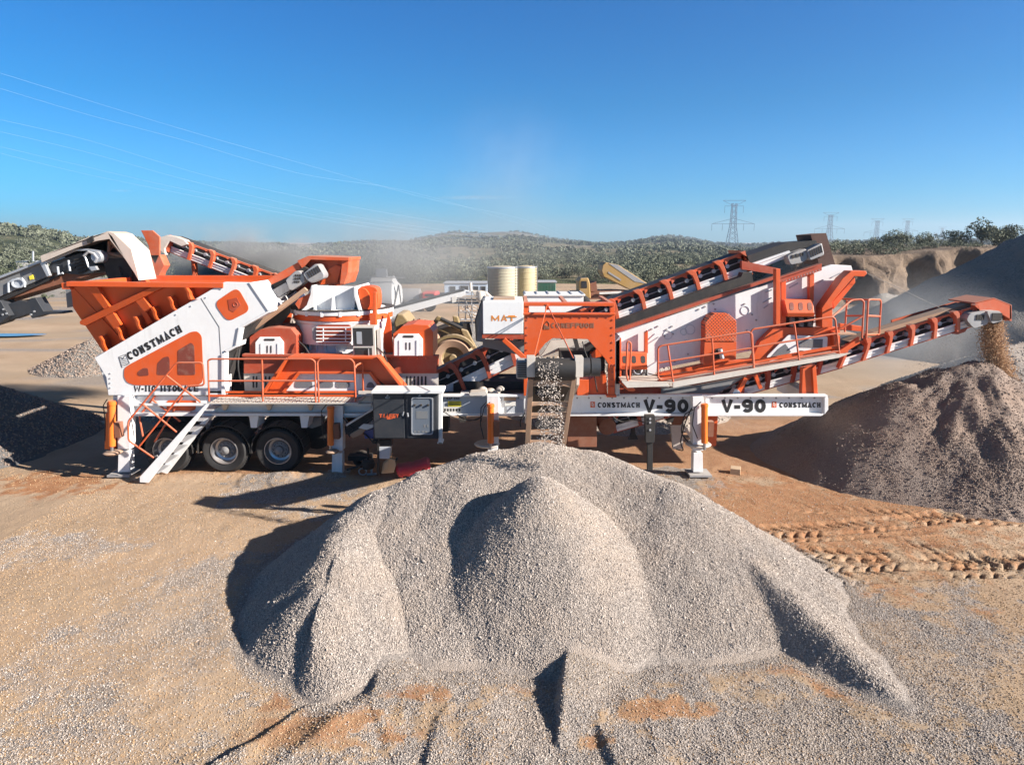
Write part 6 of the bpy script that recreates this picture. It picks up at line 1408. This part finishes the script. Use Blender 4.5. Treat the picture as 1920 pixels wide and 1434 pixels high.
m = MB(); m.ptube([(206, 452), (203, 475), (240, 484)], YL+.2, .05, 8); m.ptube([(206, 452), (236, 482)], YL+.2, .04, 8); m.ptube([(204, 470), (222, 452), (236, 470)], YL+.3, .03, 6); m.build('inner_roller', TAN, t)
m = MB(); m.pr([(162, 448), (173, 442), (175, 452), (168, 456), (163, 456)], YL-.3, .1); m.build('hood_lamp_bracket', BLACK, t)
m = MB(); m.pr([(-60, 566), (0, 563), (17, 592), (0, 606), (-60, 625)], YL-.1, .5); m.pr([(0, 575), (36, 563), (52, 566), (55, 560), (66, 558), (82, 584), (118, 584), (120, 588), (82, 590), (60, 597), (54, 588), (18, 600)], YL+.1, .4); m.build('support_arm', DGREY, t, .01)
m = MB(); m.box(W(-200, 600, YL).x, W(-180, 600, YL).x, YL+.2, YL+.6, 0, z_at(600, YL)); m.build('support_leg', DGREY, t)
m = MB()
for u, v in ((5, 590), (12, 588), (6, 580), (58, 590), (64, 584)): m.lathe(W(u, v, YL-.11), [(0, -.01), (.025, -.01), (.025, .02)], 8, 'Y')
m.build('bolt', ZINC, t)
# ================================================================= LEFT: orange feeding conveyor and chute plate
YO = 20.0; t = thing('orange_conveyor', 'faded orange covered conveyor descending behind the hopper with a tall chute plate', 'conveyor', (-8, YO, 0))
o = side_frame((316, 442), (520, 516), (310, 470), (505, 545), YO, 5, 'conveyor_frame', t, fm=ORANGE_D)
m = MB(); m.pr([(300, 445), (313, 441), (330, 444), (345, 450), (352, 458), (340, 462), (318, 452), (308, 466), (310, 478), (300, 470)], YO-.2, .3); m.build('head_frame', WHITE_D, t, .01)
m = MB(); m.pr([(264, 432), (286, 432), (299, 444), (299, 478), (291, 496), (282, 480), (278, 460)], YO-.6, .06); m.pr([(279, 478), (299, 478), (308, 498), (300, 512), (296, 527), (283, 527), (282, 500)], YO-.6, .35); m.build('chute_plate', ORANGE_D, t, .01)
m = MB(); m.box(W(470, 500, YO).x, W(476, 500, YO).x, YO+.3, YO+.5, 0, z_at(530, YO)); m.box(W(350, 500, YO).x, W(356, 500, YO).x, YO+.3, YO+.5, 0, z_at(476, YO)); m.build('support_leg', ORANGE_D, t)
# ================================================================= SMALL THINGS ON THE GROUND
def on_ground(u, v): g = G(u, v); g.z = gz(g.x, g.y); return g
# crimson hose roll with wooden drum under the cabinet
g = on_ground(765, 883); t = thing('air_hose_roll', 'crimson fabric duct lying under the electrical cabinet', 'fabric duct', (g.x, 15.3, 0))
m = MB(); pts = []; rad = []
a, b = Vector((W(745, 870, 15.3).x, 15.25, .19)), Vector((W(806, 862, 15.3).x, 15.35, .34))
for k in range(13): s = k/12; pts.append(a.lerp(b, s)+Vector((0, 0, .015*math.sin(s*9)))); rad.append(.165+.012*math.sin(s*23)+(0 if 0 < k < 12 else -.03))
m.tube(pts, rad, 18); m.build('duct', CRIMSON, t)
m = MB(); m.ptube([(745, 858, 15.2), (738, 872, 15.15), (740, 884, 15.2)], 15.2, .02, 6); m.ptube([(806, 870, 15.3), (795, 880, 15.2), (785, 884, 15.2)], 15.2, .03, 8); m.build('strap', BLACK, t)
t = thing('wooden_reel', 'brown wooden half reel leaning beside the crimson duct', 'reel', (W(735, 870, 15.15).x, 15.15, 0)); m = MB(); m.pr([(715, 888), (718, 868), (728, 859), (740, 862), (742, 872), (738, 886)], 15.1, .05); m.pr([(718, 885), (720, 869), (729, 862), (727, 880)], 15.06, .04); m.build('disc', WOOD, t, .005)
t = thing('tow_coupling', 'dark tow coupling and bogie parts in the shade left of the cabinet', 'coupling', (W(680, 860, 15.6).x, 15.6, 0))
m = MB(); c = W(672, 862, 15.7)
m.lathe(Vector((c.x, 15.9, .25)), [(.08, 0), (.18, 0), (.2, .05), (.2, .2), (.1, .2)], 20, 'Y'); m.box(c.x-.25, c.x+.3, 15.7, 15.95, .3, .42); m.lathe(W(690, 862, 15.4)-Vector((0, 0, .1)), [(0, -.1), (.13, -.1), (.16, 0), (.13, .1), (0, .12)], 16); m.ptube([(690, 840, 15.4), (690, 862, 15.4)], 15.4, .03, 6); m.ptube([(650, 880, 15.3), (672, 874, 15.3), (700, 868, 15.3)], 15.3, .03, 6); m.build('coupling_body', BLACK, t)
m = MB(); g = on_ground(688, 893); m.tube([g+Vector((-.1+.09*math.cos(a), .02, .09+.08*math.sin(a))) for a in [i*.5 for i in range(13)]], .018, 6); m.tube([g+Vector((0, 0, .03)), g+Vector((.25, .02, .04))], .03, 6); m.tube([g+Vector((.12, 0, .03)), g+Vector((.12, 0, .2))], .03, 6); m.build('hook', ZINC, t)
# wooden block
g = on_ground(1378, 888); m = MB(); m.box(g.x-.11, g.x+.12, g.y-.05, g.y+.22, g.z-.02, g.z+.14); o = m.build('wooden_block', WOOD, None, .006, loc=(g.x, g.y, g.z)); o.rotation_euler = (0, 0, math.radians(-20)); tag(o, 'small square timber block lying on the earth right of the last jack leg', 'timber block')
# rocks
ROCKM = gravel_mat('pale_rock', ((.40, .33, .27), (.48, .41, .34), (.44, .36, .28)), 9, .4)
def rock(u, v, s, label, seed, z=None, mat=None):
    q = np.random.RandomState(seed); g = on_ground(u, v) if z is None else Vector(z); bm = bmesh.new(); bmesh.ops.create_icosphere(bm, subdivisions=2, radius=s)
    for w in bm.verts: w.co *= 1+.35*float(fbm(np.array([w.co.x/s*1.3+seed]), np.array([w.co.y/s*1.3+w.co.z/s]), 1., 2, seed)[0]); w.co.z *= .65
    me = bpy.data.meshes.new('rock'); bm.to_mesh(me); bm.free(); me.materials.append(mat or ROCKM); o = bpy.data.objects.new('rock', me); COL.objects.link(o); o.location = g+Vector((0, 0, s*.3)); return tag(o, label, 'rock')
rock(193, 796, .13, 'pale square stone in the shade just left of the first jack leg', 1)
rock(1512, 872, .20, 'jagged clay lump at the foot of the brown heap', 2, mat=EARTH); rock(1500, 880, .12, 'smaller clay lump at the edge of the brown heap shade', 5, mat=EARTH)
rock(1118, 862, .14, 'grey stone behind the gravel heap near the rusty box', 3)
rock(275, 893, .12, 'lump of reddish earth beside the foot of the white stair', 4, mat=EARTH)
rock(5, 805, .25, 'pale boulder at the left edge below the dark heap', 6); rock(8, 856, .3, 'largest pale boulder at the left edge', 7); rock(160, 812, .10, 'pale stone at the end of the dark heap', 8)
rock(1616, 676, .1, 'white stone on the crest of the brown heap', 9, z=(8.4+.8, 16.0, 1.35))
# ================================================================= FALLING MATERIAL
q = np.random.RandomState(21)
n_ = 1200; s = q.rand(n_)**.8; zt, zb_ = W(1040, 676, 11.3).z, 1.85; z = zt-(zt-zb_)*s
x = hc.x-.12+.10*s*.6+.17*(q.rand(n_)-.5)*2*(1+.25*s)+.02*q.randn(n_); y = YH-.22-.25*np.sqrt(s)+.06*q.randn(n_)
o = stones('falling_gravel', np.stack([x, y, z], -1), .0125, STONE, None, 22, tone=.55+.45*q.rand(n_)); tag(o, 'stream of pale gravel falling from the head drum onto the heap', 'falling gravel', kind='stuff')
n_ = 300; o = stones('gravel_on_belt', np.stack([hc.x-.12+.16*q.randn(n_), YH+.05+1.0*q.rand(n_), hc.z+rr+.03-.42*q.rand(n_)*0+0*q.rand(n_)], -1)-np.array([0, 0, 1])*0, .02, STONE, None, 23); 
me = o.data; tag(o, 'gravel riding over the head drum', 'gravel', kind='stuff')
co = np.zeros(len(me.vertices)*3, 'f'); me.vertices.foreach_get('co', co); co = co.reshape(-1, 3); co[:, 2] -= np.clip(co[:, 1]-YH, 0, 9)*.42; me.vertices.foreach_set('co', co.reshape(-1))
# brown stream at the right end
n_ = 20000; s = q.rand(n_)**.85; w = np.clip(.5+.22*q.randn(n_), -.1, 1.1); P0, P1 = W(1868, 600, 16.2), W(1903, 700, 16.2)
x = P0.x+(P1.x-P0.x)*(.45*s+.55*s*s)+(w-.5)*(.50+.30*s)+.015*q.randn(n_); z = P0.z+(P1.z-P0.z-.6)*s; y = 16.35+.10*q.randn(n_)
o = stones('falling_fines', np.stack([x, y, z], -1), .013, stone_mat('ochre_fines', (.26, .14, .07), (.62, .42, .26), (.44, .28, .16)), None, 24); tag(o, 'brown curtain of fines falling from the long conveyor head', 'falling fines', kind='stuff')
n_ = 2500; s = q.rand(n_); x = W(1815, 610, 16.2).x-.9*s+.25*q.randn(n_); z = W(1850, 612, 16.2).z-1.1*s+.1*q.randn(n_); y = 16.3+.2*q.randn(n_)
o = stones('spilled_grit', np.stack([x, y, z], -1), .006, STONE, None, 25); tag(o, 'fine pale grit spraying below the conveyor gearmotor', 'grit', kind='stuff')
# ================================================================= DUST AND AIR
def dust(name, c, r, dens, label, seed=0, scale=1., thr=(.42, .7)):
    bm = bmesh.new(); bmesh.ops.create_icosphere(bm, subdivisions=4, radius=1.)
    for w in bm.verts: w.co = Vector((w.co.x*r[0], w.co.y*r[1], w.co.z*r[2]))
    me = bpy.data.meshes.new(name); bm.to_mesh(me); bm.free()
    m = bpy.data.materials.new(name); m.use_nodes = True; n = m.node_tree; n.nodes.clear()
    o_ = n.nodes.new('ShaderNodeOutputMaterial'); v = n.nodes.new('ShaderNodeVolumePrincipled'); v.inputs['Color'].default_value = (.88, .86, .84, 1); v.inputs['Anisotropy'].default_value = .2
    tc = n.nodes.new('ShaderNodeTexCoord'); nz = noise(n, scale, 3, .6, vec=tc.outputs['Object'])
    mp = n.nodes.new('ShaderNodeMapping'); mp.inputs['Scale'].default_value = tuple(1/a for a in r); n.links.new(tc.outputs['Object'], mp.inputs[0])
    L = n.nodes.new('ShaderNodeVectorMath'); L.operation = 'LENGTH'; n.links.new(mp.outputs[0], L.inputs[0])
    fall = ramp(n, L.outputs['Value'], .15, 1., 1, 0)
    d = mathn(n, 'MULTIPLY', mathn(n, 'MULTIPLY', fall, fall), ramp(n, nz, thr[0], thr[1])); n.links.new(mathn(n, 'MULTIPLY', d, dens), v.inputs['Density']); n.links.new(v.outputs[0], o_.inputs['Volume'])
    me.materials.append(m); o = bpy.data.objects.new(name, me); COL.objects.link(o); o.location = c; tag(o, label, 'dust', kind='stuff'); return o
dust('dust_cloud', W(430, 500, 21.8), (4.2, 1.6, 1.6), 7.0, 'pale dust hanging behind the hopper under the orange conveyor', scale=.8)
dust('dust_cloud', W(240, 505, 18.6), (1.4, .8, .8), 2.0, 'dust boiling out under the off-white hood', scale=1.4)
dust('dust_cloud', W(720, 505, 30), (5.5, 3, 3.2), 1.1, 'thin dust drifting off the crusher drum', scale=.35, thr=(.3, .7))
dust('dust_cloud', W(1700, 620, 20.5), (4.0, 2.0, 2.2), .7, 'thin dust in front of the dark gravel mountain', scale=.5, thr=(.3, .7))
dust('dust_cloud', W(950, 350, 60), (9, 5, 9), .09, 'faint dust plume rising into the blue sky', scale=.14, thr=(.3, .7))
dust('dust_cloud', W(860, 475, 80), (26, 8, 4.0), .06, 'thin dust veil in front of the wooded hills', scale=.08, thr=(.25, .7))
dust('cloud', W(885, 371, 4200), (330, 200, 16), .0035, 'small flat grey cloud low in the sky above the hills', scale=.006, thr=(.3, .7))
dust('cloud', W(228, 358, 4200), (110, 80, 12), .005, 'tiny flat grey cloud low in the sky over the hopper', scale=.01, thr=(.3, .7))
hz_ = MB().box(-2700, 2700, -62, 2900, -60, 78); hz_o = hz_.build('haze', WHITE); tag(hz_o, 'thin bluish air over the whole quarry and hills', 'haze', kind='stuff')
m = bpy.data.materials.new('air'); m.use_nodes = True; n = m.node_tree; n.nodes.clear(); o_ = n.nodes.new('ShaderNodeOutputMaterial'); v = n.nodes.new('ShaderNodeVolumePrincipled')
v.inputs['Color'].default_value = (.72, .82, .95, 1); v.inputs['Density'].default_value = .00030; v.inputs['Anisotropy'].default_value = .3; n.links.new(v.outputs[0], o_.inputs['Volume']); hz_o.data.materials[0] = m
